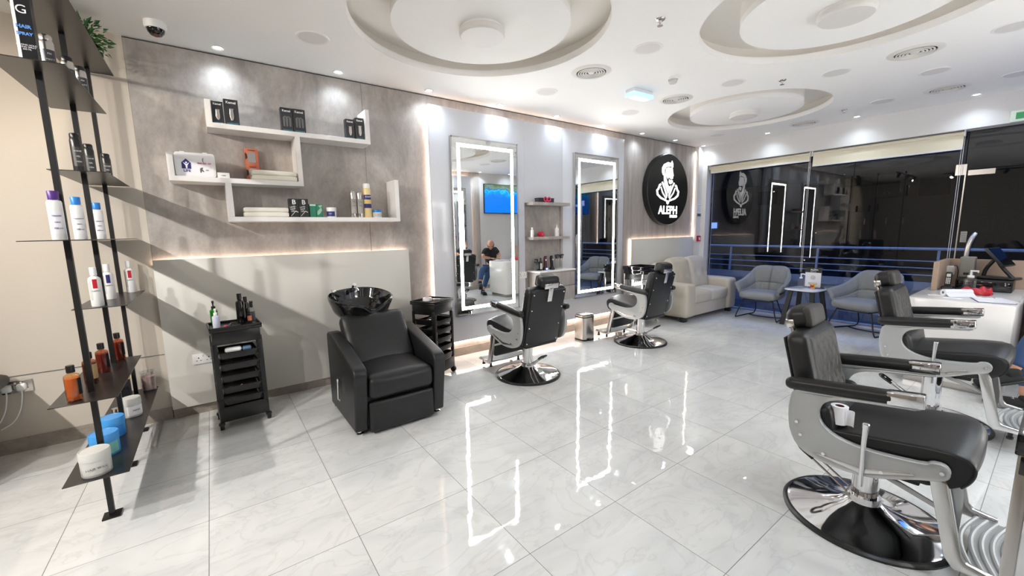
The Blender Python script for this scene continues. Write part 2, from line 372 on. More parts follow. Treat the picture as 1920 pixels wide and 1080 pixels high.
S(MB().box(XL, XL+.014, -.23, 1.9, 0, .085).box(XL, XL+.012, 1.9, 5.6, 0, .10).box(XL, XL+.014, 5.6, 7.46, 0, .085), 'baseboard_left', SKIRT, 'grey skirting below the concrete wall', 'baseboard')
S(MB().box(XL-.02, XL+.006, YB, -.236, 0, .1), 'baseboard_left', SKIRT, 'grey skirting below the cream wall', 'baseboard')
S(MB().box(XL, XL+.004, YB, -.24, .545, .549), 'trim_9', GREY, 'thin joint line across the cream wall', 'joint')
# right wall station
S(MB().box(XR-.09, XR-.06, 2.13, 5.46, .2, 2.825), 'trim_10', WHITEGLOSS, 'white gloss panel on the right wall', 'panel')
S(MB().box(XR-.06, XR, 2.17, 5.42, .2, 2.79), 'trim_11', W_WALL, 'batten frame of the right gloss panel', 'panel')
S(MB().box(XR-.02, XR-.005, 0, 5.75, 0, 2.928), 'trim_12', CONC2, 'grey cladding on the right wall', 'panel')
S(MB().box(XR-.012, XR, 5.75, 7.62, 0, .09), 'baseboard_right', SKIRT, 'grey skirting below the television', 'baseboard')

def strip(label, x0, x1, y0, y1, z0, z1, m=COVE):
    tag(P(MB().box(x0, x1, y0, y1, z0, z1), 'led_strip', m, None, smooth=False), label, 'led strip', 'warm cove light strips')
strip('warm light strip on top of the low panel behind the wash chair', XL+.004, XL+.02, -.22, 1.84, 1.270, 1.284)
strip('warm light strip on top of the low panel behind the sofa', XL+.004, XL+.02, 5.63, 7.42, 1.280, 1.294)
strip('warm light strip beside the low panel behind the sofa', XL+.004, XL+.014, 5.605, 5.617, .1, 1.31)
strip('warm light strip down the left edge of the gloss panel', XL+.012, XL+.03, 2.15, 2.168, .22, 2.78)
strip('warm light strip along the top of the gloss panel', XL+.012, XL+.03, 2.2, 5.3, 2.792, 2.806, COVE2)
strip('warm light strip under the gloss panel', XL+.02, XL+.05, 2.2, 5.3, .182, .198)
strip('warm light strip in the corner right of the round sign', XL+.002, XL+.012, 7.455, 7.462, 1.32, 2.85)
strip('warm light strip along the top of the right gloss panel', XR-.05, XR-.03, 2.2, 5.4, 2.792, 2.806)
strip('warm light strip down the edge of the right gloss panel', XR-.055, XR-.03, 5.425, 5.44, .22, 2.78)

# shop front glass, blinds, door
GY = 7.78
for i, (x0, x1) in enumerate(((-.33, .672), (.678, 1.771), (1.777, 2.865))):
    S(MB().box(x0, x1, GY-.005, GY+.005, .02, 2.62), 'window_%d' % (i+1), GLASS, ['left pane of the shop front', 'middle pane of the shop front behind the table', 'right pane of the shop front behind the grey chair'][i], 'window', smooth=False)
S(MB().box(2.872, 4.5, GY-.005, GY+.005, 2.135, 2.62), 'window_4', GLASS, 'glass transom above the shop door', 'window', smooth=False)
d = tag(P(MB().box(2.874, 3.85, GY-.006, GY+.006, .012, 2.125), 'door_1', GLASS, None, smooth=False), 'frameless glass shop door', 'door', kind='structure')
P(MB().tube([(2.99, GY-.02, .62), (2.99, GY-.075, .66), (2.985, GY-.085, .9), (2.985, GY-.085, 1.12), (2.99, GY-.078, 1.2), (3.01, GY-.065, 1.29), (3.03, GY-.02, 1.345)], .026, 12, smooth=2), 'pull_handle', STEEL, d)
P(MB().box(2.90, 3.12, GY-.016, GY+.016, 2.06, 2.122), 'patch_fitting', STEEL, d)
P(MB().box(2.872, 2.884, GY-.012, GY+.012, .012, 2.125), 'edge_seal', STEEL, d)
sp = P(MB().box(2.905, 2.96, GY-.012, GY-.007, 1.24, 1.375), 'door_notice', mat('notice_grey', srgb(170, 166, 158), .5), d)
for k in range(4): text(['OPEN', 'DAILY', '10 AM', '12 PM'][k], .016, southM(2.9325, GY-.0135, 1.35-k*.028), GREY, sp)
S(MB().box(3.86, 4.5, GY-.005, GY+.005, .02, 2.125), 'window_5', GLASS, 'glass pane right of the shop door', 'window', smooth=False)
S(MB().box(-.34, 4.5, GY-.03, GY+.03, 2.59, 2.64).box(-.345, -.325, GY-.03, GY+.03, 0, 2.6).box(-.34, 4.5, GY-.02, GY+.02, 0, .02).box(2.79, 2.885, GY-.014, GY+.014, 2.07, 2.20), 'trim_13', STEEL, 'steel channels and hinge patch of the shop front', 'frame')
def blind(label, x0, x1, zb):
    t = T('roller_blind', label, 'blind', ((x0+x1)/2, 7.69, zb), group='roller blinds')
    P(MB().box(x0, x1, 7.688, 7.692, zb, 2.58).cyl((x0, 7.69, 2.565), (x1, 7.69, 2.565), .022), 'blind_cloth', BLIND, t, world=True)
    P(MB().box(x0, x1, 7.682, 7.698, zb-.012, zb+.012, .004), 'bottom_bar', WHITEM, t, world=True)
    P(MB().box(x0-.014, x0-.002, 7.66, 7.72, 2.53, 2.6).box(x1+.002, x1+.014, 7.66, 7.72, 2.53, 2.6), 'bracket', WHITEM, t, world=True)
    c = MB()
    for k in (0, .018): c.tube([(x1-.01+k, 7.7, 2.54), (x1-.012+k, 7.7, .75)], .0025, 6)
    P(c, 'pull_cord', WHITEM, t, world=True)
blind('short cream roller blind over the left pane', -.32, 1.235, 2.47)
blind('longer cream roller blind lowered over the middle panes', 1.275, 2.835, 2.385)

# ------------------------------------------------------------------ ceiling fittings
def downlight(x, y, label, on=True, W=DOWN_W, z=ZC):
    t = T('recessed_downlight', label, 'downlight', (x, y, z), group='recessed downlights')
    P(MB().lathe([(.028, -.002), (.042, -.008), (.045, -.003), (.045, .0)], 24), 'trim_ring', WHITEM, t)
    P(MB().lathe([(0, -.0025), (.028, -.0025)], 24), 'lens', DLENS, t)
    lamp('beam', 'SPOT', (0, 0, -.012), W, (.76, .88, 1), t, 136, 1.0, .03)
nm = ['above the left end of the concrete wall', 'above the zigzag wall shelf', 'above the left edge of the gloss panel', 'above the first lit mirror', 'above the niche between the mirrors', 'above the second lit mirror', 'at the right end of the gloss panel', 'above the round sign', 'in the far left corner']
for k in range(9): downlight(-.36, .338+.8925*k, 'small lit ceiling spot '+nm[k])
for x, l in ((.727, 'above the short blind'), (1.841, 'above the long blind'), (2.925, 'near the shop door hinge'), (4.0, 'at the far right by the door')): downlight(x, 7.4, 'small lit ceiling spot over the shop front '+l, W=7)
for k in range(9): downlight(4.33, .338+.8925*k, 'small lit ceiling spot over the right wall, number %s from the back' % ['one', 'two', 'three', 'four', 'five', 'six', 'seven', 'eight', 'nine'][k], W=20)
def round_panel(x, y, label):
    t = T('round_ceiling_panel', label, 'ceiling panel', (x, y, ZC), group='round flush ceiling panels')
    P(MB().lathe([(.098, -.004), (.112, -.006), (.118, 0)], 32), 'rim', WHITEM, t)
    P(MB().lathe([(0, -.004), (.098, -.004)], 32), 'diffuser', PANELW, t)
for x, y, l in ((.22, .91, 'left of the first coffer'), (1.53, 3.18, 'between the first and second coffers'), (.276, 3.18, 'beyond the first coffer near the gloss panel'), (.263, 4.59, 'near the blue emergency light'), (1.53, 4.6, 'in front of the third coffer'), (2.23, 5.17, 'beyond the second coffer'), (2.79, 5.96, 'between the two right air vents'), (2.23, 6.79, 'right of the third coffer'), (3.32, 5.18, 'at the far right edge near the large vent'), (.223, 6.83, 'left of the farthest air vent'), (3.26, 6.78, 'near the exit sign'), (3.2, 2.2, 'above the nearest barber chair'), (2.6, 1.2, 'near the camera')):
    round_panel(x, y, 'flat round white ceiling panel '+l)
def vent(x, y, label):
    t = T('round_air_vent', label, 'air vent', (x, y, ZC), group='round air vents')
    P(MB().lathe([(0, -.001), (.15, -.001)], 40), 'duct', DARKGAP, t)
    P(MB().lathe([(.135, -.004), (.14, -.012), (.17, -.008), (.185, 0)], 40), 'frame', GRILL, t)
    for r in (.045, .068, .09, .112): P(MB().lathe([(r, -.004), (r+.004, -.014), (r+.014, -.012), (r+.010, -.004)], 36), 'ring', GRILL, t)
    P(MB().lathe([(0, -.014), (.025, -.012), (.033, -.004)], 24), 'hub', GRILL, t)
for x, y, l in ((.92, 3.17, 'nearest to the first coffer'), (.896, 4.59, 'beside the third coffer'), (2.783, 5.166, 'right of the second coffer'), (2.766, 6.80, 'close to the shop front header on the right'), (1.288, 7.2, 'farthest, behind the third coffer')): vent(x, y, 'round white ceiling air vent '+l)
for (x, y), l in zip(COFFERS, ('first', 'second', 'farthest')):
    t = T('drum_ceiling_lamp', 'unlit white drum lamp in the middle of the %s coffer' % l, 'ceiling lamp', (x, y, ZC+.006), group='drum lamps')
    P(MB().lathe([(.155, 0), (.155, -.018), (.15, -.018)], 40), 'base', WHITEM, t)
    P(MB().lathe([(.15, -.012), (.166, -.02), (.166, -.05), (.155, -.062), (0, -.066)], 40), 'opal_cover', PANELW, t)
for x, y, l in ((1.866, 2.85, 'nearest'), (1.85, 4.95, 'middle'), (1.85, 6.845, 'farthest')):
    t = T('fire_sprinkler', 'small chrome fire sprinkler on the ceiling, the %s one' % l, 'sprinkler', (x, y, ZC), group='sprinklers')
    P(MB().lathe([(.035, 0), (.03, -.008), (.012, -.012), (.008, -.028), (0, -.03)], 18), 'escutcheon', STEEL, t)
    P(MB().cyl((0, 0, -.028), (0, 0, -.04), .005).lathe([(0, -.04), (.02, -.042), (.02, -.045), (0, -.046)], 14), 'deflector', STEEL, t)
t = T('smoke_detector', 'white smoke detector on the ceiling', 'smoke detector', (1.272, 3.944, ZC))
P(MB().lathe([(.05, 0), (.05, -.02), (.045, -.024)], 24), 'base', WHITEM, t); P(MB().lathe([(.038, -.02), (.04, -.045), (.03, -.058), (0, -.06)], 24), 'sensor_head', JARW, t)
t = T('emergency_light', 'white emergency light box glowing pale blue', 'emergency light', (.84, 4.0, ZC), rz=-.05)
P(MB().box(-.06, .06, -.15, .15, -.05, 0, .008), 'housing', WHITEM, t)
P(MB().box(-.066, .066, -.156, .156, -.075, -.035, .008), 'diffuser', emit('emergency_blue', (.08, .46, 1), .8), t)
P(MB().box(-.03, .03, -.115, .115, -.080, -.074, .001), 'tube', emit('emergency_white', (.75, .93, 1), 1.1), t)
t = T('dome_camera', 'white dome security camera on the ceiling', 'security camera', (-.133, -.016, ZC))
P(MB().lathe([(.062, 0), (.064, -.03), (.055, -.045), (.05, -.045)], 28), 'housing', WHITEM, t)
P(MB().lathe([(.05, -.045), (.046, -.065), (.03, -.084), (0, -.092)], 28), 'dome', GLOSSBLK, t)
P(MB().cyl((.02, 0, -.08), (.028, 0, -.094), .014), 'lens', mat('lens_dark', (.08, .03, .02), .1), t)
t = T('exit_sign', 'green and white exit sign on the header above the door', 'exit sign', (3.33, 7.6, 2.66))
P(MB().box(-.14, .14, -.025, .02, -.06, .06, .006), 'housing', mat('exit_face', srgb(205, 215, 205), .4, emis=.12, ecol=(.8, 1, .85)), t)
P(MB().box(-.10, -.04, -.03, -.024, -.035, .035), 'pictogram', mat('exit_green', srgb(70, 150, 100), .4, emis=.1, ecol=(.05, .5, .15)), t)
text('EXIT', .07, southM(.045, -.0265, 0), bpy.data.materials['exit_green'], t, bold=.001)
# warm track lights near the back
t = T('track_light', 'black ceiling track with warm spot heads behind the camera', 'track light', (.65, -1.4, ZC))
P(MB().box(-.018, .018, -1.3, 1.1, -.03, 0), 'rail', MATTEBLK, t)
for k, (yy, aim) in enumerate(((-.98, (-.1, .2, .4)), (-.12, (-.2, .0, .8)), (.86, (-.2, .0, .8)))):
    h = Vector((0, yy, -.09)); dr = (Vector(aim)-Vector((.65, -1.4+yy, ZC-.09))).normalized()
    hd = P(MB().cyl(h-dr*.06, h+dr*.06, .035).cyl((0, yy, -.03), (0, yy, -.08), .008), 'spot_head', MATTEBLK, t)
    lamp('track_beam', 'SPOT', Vector((.65, -1.4, ZC))+h+dr*.07, TRACK_W*(.55, .30, .24)[k], (1, .84, .66), None, 120, .5, .012, aim=aim)

t = T('track_light', 'added black ceiling track with fill spots, unseen far behind the camera', 'track light', (2.7, -2.3, ZC))  # added to brighten the low panel and the floor on the left
P(MB().box(-1.4, 1.4, -.018, .018, -.03, 0), 'rail', MATTEBLK, t)
for k, (xx, aim) in enumerate(((-1.2, (.2, 1.2, .2)), (-.2, (.4, .4, .0)), (.9, (1.6, .6, 0)))):
    h = Vector((xx, 0, -.09)); dr = (Vector(aim)-Vector((2.7+xx, -2.3, ZC-.09))).normalized()
    P(MB().cyl(h-dr*.06, h+dr*.06, .035).cyl((xx, 0, -.03), (xx, 0, -.08), .008), 'spot_head', MATTEBLK, t)
    lamp('track_beam', 'SPOT', Vector((2.7, -2.3, ZC))+h+dr*.07, TRACK_W*(2.3, 2.3, 1.5)[k], (1, .96, .93), None, 100, .9, .03, aim=aim)

# ------------------------------------------------------------------ mirrors
def led_mirror(loc, label, flip=1):
    t = T('lit_mirror', label, 'mirror', loc, 0 if flip == 1 else PI, group='lit mirrors')
    W_, H = .455, 1.01
    P(MB().box(0, .034, -W_, W_, -H, H), 'backing_box', STEEL, t)
    P(MB().box(.0345, .0375, -W_+.004, W_-.004, -H+.004, H-.004), 'mirror_glass', MIRROR, t, smooth=False)
    fr = MB()
    for y0, y1, z0, z1 in ((-W_, W_, H-.012, H+.002), (-W_, W_, -H-.002, -H+.012), (-W_-.002, -W_+.012, -H, H), (W_-.012, W_+.002, -H, H)): fr.box(0, .042, y0, y1, z0, z1)
    P(fr, 'frame', STEEL, t)
    i, wd = .07, .036; st = MB(); x0, x1 = .0376, .0386
    for y0, y1, z0, z1 in ((-W_+i, W_-i, H-i-wd, H-i), (-W_+i, W_-i, -H+i, -H+i+wd), (-W_+i, -W_+i+wd, -H+i+wd, H-i-wd), (W_-i-wd, W_-i, -H+i+wd, H-i-wd)): st.box(x0, x1, y0, y1, z0, z1)
    P(st, 'light_band', LED, t, smooth=False)
led_mirror((PX, 2.82, 1.515), 'tall lit mirror on the gloss panel, nearer one reflecting the television')
led_mirror((PX, 4.715, 1.515), 'tall lit mirror on the gloss panel, farther one beside the round sign')
led_mirror((XR-.09, 2.82, 1.515), 'tall lit mirror on the right wall beside the nearest barber chair', -1)
led_mirror((XR-.09, 4.83, 1.515), 'tall lit mirror on the right wall near the desk', -1)
t = T('television', 'wall television showing a bright blue lake', 'television', (XR-.001, 6.42, 2.31))
P(MB().box(-.06, -.02, -.56, .56, -.37, .37, .004).box(-.02, 0, -.2, .2, -.15, .15), 'case', BLACK, t)
P(MB().box(-.0625, -.0602, -.545, .545, -.355, .355), 'screen', TV, t, smooth=False)

# ------------------------------------------------------------------ round sign
t = T('round_sign', 'large round black sign with white glowing bearded man and lettering', 'sign', (XL, 6.50, 2.125))
P(MB().lathe([(0, 0), (.575, 0), (.59, .01), (.59, .095), (.58, .105), (0, .105)], 96, M=wallM(0, 0, 0)), 'disc', mat('sign_black', (.008, .008, .008), .35), t, smooth=30)
E1 = .1055
def poly(pts, x0=E1, dx=.004, mirror=False):
    return [((-a if mirror else a), c) for a, c in pts]
man = MB(); off = .02
def pp(pts, h=.005):
    man.prism([(a*.0165+off, c*.0105) for a, c in pts], E1, E1+h, 'x')
# drawn on a small grid: a to the right, c up; hair, brow, face, beard outline, neck and collar
pp([(-12, 22), (-14, 27), (-14, 33), (-11, 39), (-4, 43), (1, 42), (3, 46), (5, 41), (5, 36), (3.5, 34), (2, 37), (-4, 36), (-8, 34), (-9.5, 30), (-9, 26)])
pp([(-7, 33), (-3, 35), (3, 34.5), (4.6, 33), (5, 28), (6.5, 23), (5.2, 21.5), (5.5, 18.5), (3.5, 17), (0, 18), (-1, 21), (-3.5, 17), (-6.5, 21), (-7.6, 27)])
pp([(-10.5, 23), (-8.5, 25), (-7.5, 20), (-5, 14), (-3.5, 10), (-6, 4), (-9, 8), (-10, 14)])
pp([(-1.5, 16.5), (.5, 15.5), (3, 16), (5, 15), (5.2, 12), (2.5, 9.5), (0, 9), (-1.5, 12)])
pp([(-8, 6.5), (-5.5, 6), (-3.5, 8.5), (-1, 5), (3, 7.5), (1, 1), (-2.5, -6), (-5, 0)])
for sgn in (-1, 1):
    q = lambda L: [(a*sgn-2.5, c) for a, c in L]
    pp(q([(9.5, 12), (11.5, 11), (7, 1), (1.8, -13), (1, -8)]))
    pp(q([(13, 9), (15.5, 7.5), (17.5, 1.5), (20, -1.5), (19, -9), (13, -14.5), (3, -18.5), (2.6, -15.8), (11.5, -12.3), (16.5, -7.8), (17.5, -2.5), (15.5, -.5), (13.8, 5.2), (12, 6.2)]))
    pp(q([(12, 4), (13, 3), (10, -5.5), (3.3, -14.8), (2.4, -13.3), (8.5, -4.8)]))
pp([(-4.7, -17), (-.3, -17), (-.6, -21.5), (-2.5, -23.5), (-4.4, -21.5)])
P(man, 'portrait_emblem', SIGNW, t, smooth=False)
text('ALEPH', .19, wallM(E1+.002, .0, -.345), SIGNW, t, 'lettering', bold=.0045, depth=.002)
text('STUDIO', .062, wallM(E1+.002, .16, -.445), SIGNW, t, 'lettering', bold=.0018, depth=.002)
# ------------------------------------------------------------------ barber chairs (facing local +x)
def barber_chair(label):
    t = T('barber_chair', label, 'barber chair', group='barber chairs')
    fx = lambda L: [(p[0]*.87 if p[0] > 0 else p[0], p[1]) for p in L]
    bs = P(MB().lathe([(.33, .004), (.32, .02), (.30, .026), (.20, .045), (.10, .078), (.07, .10), (.066, .13), (0, .13)], 64), 'base', CHROME, t, smooth=30)
    P(MB().lathe([(.30, .0), (.336, .0), (.338, .012), (.328, .021), (.312, .021)], 64), 'rubber_rim', BLACK, bs)
    col = P(MB().cyl((0, 0, .1), (0, 0, .455), .055).lathe([(.06, .10), (.064, .115), (.056, .125)], 28), 'column', CHROME, t)
    pd = MB().tube([(-.05, .03, .115), (-.28, .05, .262)], .0055).tube([(-.05, -.03, .115), (-.27, -.01, .258)], .0055).tube([(-.06, -.05, .12), (-.06, .05, .12)], .012)
    pd = P(pd, 'pump_pedal', STEEL, t)
    P(MB().tube([(-.22, -.012, .228), (-.275, -.014, .264), (-.295, .01, .272), (-.297, .04, .272), (-.283, .056, .266), (-.228, .047, .230)], .010, 8, smooth=1), 'pedal_grip', BLACK, pd)
    P(MB().box(-.22, .2, -.2, .2, .355, .385, .006).box(-.2, .24, -.245, .245, .385, .50, .02), 'seat_frame', BLACK, t)
    out = [(.21, .738), (.0, .722), (-.2, .70), (-.262, .69), (-.276, .62), (-.274, .54), (-.262, .47), (-.232, .412), (-.19, .382), (-.13, .364), (-.06, .358), (.04, .362), (.14, .392), (.22, .426), (.29, .447), (.322, .462), (.333, .488), (.325, .513), (.303, .527), (.262, .522), (.25, .508), (.13, .496), (.04, .492), (-.03, .497), (-.09, .514), (-.132, .545), (-.152, .585), (-.15, .63), (-.125, .668), (-.07, .69), (.0, .70), (.12, .712), (.21, .722)]
    o2 = []
    for i_ in range(len(out)):
        (ax, az), (bx_, bz) = out[i_], out[(i_+1) % len(out)]; o2 += [(ax*.75+bx_*.25, az*.75+bz*.25), (ax*.25+bx_*.75, az*.25+bz*.75)]
    out = o2
    for s in (-1, 1):
        y0, y1 = sorted((s*.272, s*.302))
        f = P(MB().prism(fx(out), y0, y1, 'y', bev=.004, inset=(.012, -.005)), 'side_frame', ALU, t)
        for q, h_ in fx([(-.235, .53), (-.215, .47), (-.12, .41), (.10, .412), (.303, .49)]): P(MB().cyl((q, s*.298, h_), (q, s*.309, h_), .0075, seg=10), 'bolt', CHROME, f)
        P(MB().prism(fx([(-.16, .40), (.02, .375), (.22, .445), (.2, .452), (.02, .40)]), s*.296, s*.3045, 'y', bev=.001), 'trim_blade', ALUP, f)
        A = Matrix.Translation((-.09, s*.297, .737)) @ Matrix.Rotation(-.105, 4, 'Y')
        a = P(MB(A).cushion((0, 0, 0), (.41, .062, .056), .024, (0, 0, .004), 10), 'armrest', LEATHER, t)
        P(MB(A).box(.17, .285, -.03, .03, -.028, .027, .005), 'arm_cap', CHROME, a)
        P(MB().prism([(.21, .45), (.275, .457), (.285, .435), (.346, .145), (.36, .125), (.44, .112), (.44, .082), (.325, .082), (.297, .12), (.23, .425)], s*.235, s*.262, 'y', bev=.005), 'footrest_arm', ALUP, t)
        P(MB().prism([(.02, .372), (.04, .392), (.285, .30), (.29, .28)], s*.205, s*.218, 'y', bev=.002), 'link_bar', ALU, t)
    top = [(-.18, .455), (-.18, .505), (-.15, .518), (-.08, .524), (.02, .538), (.12, .552), (.21, .565), (.29, .570), (.33, .560), (.350, .535), (.350, .50), (.338, .465), (.318, .437), (.292, .415), (.265, .425), (.245, .46), (.18, .475)]
    def seat_fn(u, v):
        k = v*(len(top)-1); i_ = min(int(k), len(top)-2); f_ = k-i_
        x_, z_ = top[i_][0]*(1-f_)+top[i_+1][0]*f_, top[i_][1]*(1-f_)+top[i_+1][1]*f_
        w_ = 2*u-1; y_ = math.sin(w_*PI/2); q_ = max(0, abs(w_)-.80)/.20
        ins = 1-(1-q_**2)**.5 if q_ < 1 else 1
        x_ += (.06-x_)*ins*.05; z_ += (.49-z_)*ins*.22
        crown = .034*(1-y_**2)*max(0, min(1, (z_-.47)/.05))
        return (x_+(.02*(1-y_**2) if x_ > .25 else 0), y_*.262, z_+crown)
    sm_ = MB().sheet(seat_fn, 28, 48)
    for s in (0, 1):
        b_ = bmesh.new(); b_.faces.new([b_.verts.new(seat_fn(s, k/48)) for k in range(49)]); sm_.merge(b_)
    bmesh.ops.remove_doubles(sm_.bm, verts=sm_.bm.verts[:], dist=.0003); bmesh.ops.recalc_face_normals(sm_.bm, faces=sm_.bm.faces[:])
    st = P(sm_, 'seat', LEATHER, t, smooth=50)
    for s in (-1, 1): P(MB().tube([(a_, s*.256, h_-.004) for a_, h_ in top[2:13]], .005, 6, smooth=2), 'piping', BLACK, st)
    B = Matrix.Translation((-.222, 0, .665)) @ Matrix.Rotation(-.235, 4, 'Y')
    bk = P(MB(B).cushion((0, 0, .0), (.105, .47, .585), .038, (.006, 0, .012), 12), 'backrest', LEATHER, t)
    P(MB(Matrix.Translation((-.145, 0, .545)) @ Matrix.Rotation(-.2, 4, 'Y')).cushion((0, 0, 0), (.10, .535, .17), .035, (.006, 0, 0), 10), 'lumbar_roll', LEATHER, bk)
    def quilt(u, v):
        y, z = (u-.5)*.40, (v-.5)*.53; k = .105
        d = min(abs((((y*1.35+z*.78)/k) % 1)-.5), abs((((y*1.35-z*.78)/k) % 1)-.5)); d = (.5-d) if False else d
        e = min(1, (.5-abs(2*u-1)*.5)*9, (.5-abs(2*v-1)*.5)*12)
        return (.0505+.018*e**.5-.010*math.exp(-(d*k/.006)**2)*min(1, e), y, z)
    P(MB(B).sheet(quilt, 64, 84), 'quilted_front', QUILT, bk)
    rear = P(MB(B).box(-.062, -.048, -.215, .215, -.285, .275, .012, 3), 'rear_panel', BLACK, bk)
    stud = MB(B)
    for a in (-.19, .19):
        for c in (-.255, -.09, .09, .245): stud.lathe([(0, .006), (.006, .004), (.008, 0)], 10, Matrix(((0, 0, -1, -.062), (0, 1, 0, a), (1, 0, 0, c), (0, 0, 0, 1))))
    P(stud, 'stud', CHROME, rear)
    hd = P(MB(B).cushion((-.012, 0, .352), (.115, .235, .112), .042, (.004, .0, .004), 12), 'headrest', LEATHER, t)
    P(MB(B).cushion((.030, 0, .352), (.045, .226, .104), .02, (.008, 0, .003), 10), 'headrest_face', QUILT, hd)
    P(MB(B).box(-.080, -.064, -.085, .085, .300, .350, .004).box(-.080, -.066, -.028, .028, .17, .31, .002).cyl((-.084, 0, .21), (-.06, 0, .21), .008).box(-.062, -.03, -.1215, -.114, .31, .35, .004), 'headrest_bracket', ALUP, hd)
    P(MB(Matrix.Translation((.285, 0, .285)) @ Matrix.Rotation(-.17, 4, 'Y')).cushion((0, 0, 0), (.05, .43, .24), .02, (.01, 0, 0), 10), 'calf_pad', LEATHER, t)
    fp = MB().box(.36, .57, -.235, .235, .080, .094, .004)
    for k in range(7):
        xx = .355+k*.031
        fp.tube([(xx+.02, -.225, .096), (xx-.012, -.11, .096), (xx-.024, 0, .096), (xx-.012, .11, .096), (xx+.02, .225, .096)], .009, 8, smooth=2)
    fp = P(fp, 'footplate', ALU, t)
    for a_, c_ in ((.54, -.19), (.54, .19), (.40, -.19), (.40, .19)): P(MB().cyl((a_, c_, .03), (a_, c_, .082), .012).cyl((a_, c_, .02), (a_, c_, .035), .017), 'rubber_foot', BLACK, fp)
    P(MB().cyl((.026, -.318, .325), (.022, -.318, .50), .0085).cyl((.022, -.318, .49), (.024, -.318, .615), .0085, .0135).lathe([(.0135, 0), (.012, .004), (0, .006)], 14, Matrix.Translation((.024, -.318, .615))), 'recline_lever', CHROME, t)
    return t
chairC = barber_chair('black barber chair nearest the camera, with a paper roll on its seat')
chairC.location = (3.245, 2.70, 0); chairC.rotation_euler.z = .06
chairD = dup(chairC, (3.225, 4.42, 0), .03, 'black barber chair in front of the white desk')
for ch in chairD.children:      # pumped a little higher than the others
    if ch.name.split('.')[0] not in ('base', 'column', 'pump_pedal'): ch.location.z += .055
dup(chairC, (.525, 2.68, 0), PI+.02, 'black barber chair seen from behind at the nearer lit mirror')
dup(chairC, (.495, 4.60, 0), PI+.02, 'black barber chair seen from behind beside the beige sofa')

# ------------------------------------------------------------------ wash chair with basin
t = T('wash_chair', 'black hair washing armchair with a tilted gloss black basin', 'wash chair', (.43, 1.22, 0))
armp = [(.07, .035), (.07, .63), (.085, .66), (.12, .672), (.20, .675), (.80, .54), (.84, .52), (.858, .48), (.85, .44), (.79, .035)]
for y0, y1 in ((.865, .962), (1.482, 1.58)): P(MB().prism(armp, y0, y1, 'y', bev=.022, seg=4), 'side_arm', LEATHERG, t, world=True)
P(MB().box(.12, .78, .955, 1.49, .06, .3, .01), 'inner_base', BLACK, t, world=True)
P(MB().cushion((.50, 1.222, .36), (.70, .515, .18), .05, (.012, 0, .03), 12), 'seat_cushion', LEATHERG, t, world=True)
P(MB().cushion((.80, 1.222, .135), (.06, .51, .235), .018, (.008, 0, 0), 10), 'leg_flap', LEATHERG, t, world=True)
BM = Matrix.Translation((.315, 1.215, .60)) @ Matrix.Rotation(-.60, 4, 'Y')
bk = MB(BM).cushion((0, 0, 0), (.13, .54, .47), .05, (.018, 0, .0), 12)
P(bk, 'back_cushion', LEATHERG, t, world=True)
# basin: a shallow bowl with rolled rim and a neck notch toward the seat (+x)
def bowl(inner):
    def fn(u, v):
        a = 2*PI*u; cx, sy = math.cos(a), math.sin(a)
        rx, ry = .25, .262
        notch = math.exp(-(((a+PI) % (2*PI)-PI)/.36)**2)
        prof = [(0.0, -.20), (.35, -.20), (.62, -.17), (.82, -.10), (.93, -.035), (.98, -.004), (1.0, 0.0)] if inner else [(1.0, 0), (1.03, -.006), (1.035, -.022), (1.0, -.055), (.88, -.14), (.66, -.205), (.3, -.225), (0, -.225)]
        k = v*(len(prof)-1); i = min(int(k), len(prof)-2); f = k-i
        r = prof[i][0]*(1-f)+prof[i+1][0]*f; z = prof[i][1]*(1-f)+prof[i+1][1]*f
        sq = (abs(cx)**2.4+abs(sy)**2.4)**(-1/2.4)*.97
        top = max(0, (r-.55)/.45)**1.5
        return (cx*rx*r*sq - .035*notch*top*r, sy*ry*r*sq, z - .085*notch*top)
    return fn
BS = Matrix.Translation((.06, 1.175, .945)) @ Matrix.Rotation(.16, 4, 'Y') @ Matrix.Rotation(.25, 4, 'Z')
bm_ = MB(BS).sheet(bowl(True), 72, 24).sheet(bowl(False), 72, 24)
bmesh.ops.remove_doubles(bm_.bm, verts=bm_.bm.verts[:], dist=.0004); bmesh.ops.recalc_face_normals(bm_.bm, faces=bm_.bm.faces[:])
bs = P(bm_, 'basin', GLOSSBLK, t, world=True, smooth=60)
P(MB(BS).cyl((-.205, .05, -.02), (-.205, .05, .03), .02).cyl((-.205, .05, .026), (-.19, .05, .045), .022, .018).tube([(-.19, .05, .015), (-.15, .05, .018), (-.125, .05, -.005)], .011, 10, smooth=1), 'mixer_tap', CHROME, bs, world=True)
P(MB(BS).cyl((-.18, -.16, -.03), (-.18, -.16, .01), .015).cushion((-.17, -.165, .015), (.055, .045, .04), .018), 'spray_head', CHROME, bs, world=True)
P(MB(BS).lathe([(.03, -.197), (.026, -.19), (0, -.192)], 20), 'drain', CHROME, bs, world=True)
P(MB().prism([(-.20, .02), (.10, .02), (.16, .60), (.02, .80), (-.10, .80)], 1.08, 1.32, 'y', bev=.02), 'basin_stand', BLACK, t, world=True)
for a, c in ((.745, .905), (.745, 1.535), (.115, .905), (.115, 1.535)): P(MB().lathe([(0, 0), (.03, 0), (.03, .012), (.016, .02), (.016, .045)], 18, Matrix.Translation((a, c, 0))), 'chrome_foot', CHROME, t, world=True)
P(MB().cyl((.40, .858, .175), (.40, .868, .175), .02).tube([(.40, .852, .175), (.43, .845, .19), (.455, .845, .345)], .008, 8).cyl((.455, .845, .34), (.458, .845, .365), .011), 'recline_handle', CHROME, t, world=True)

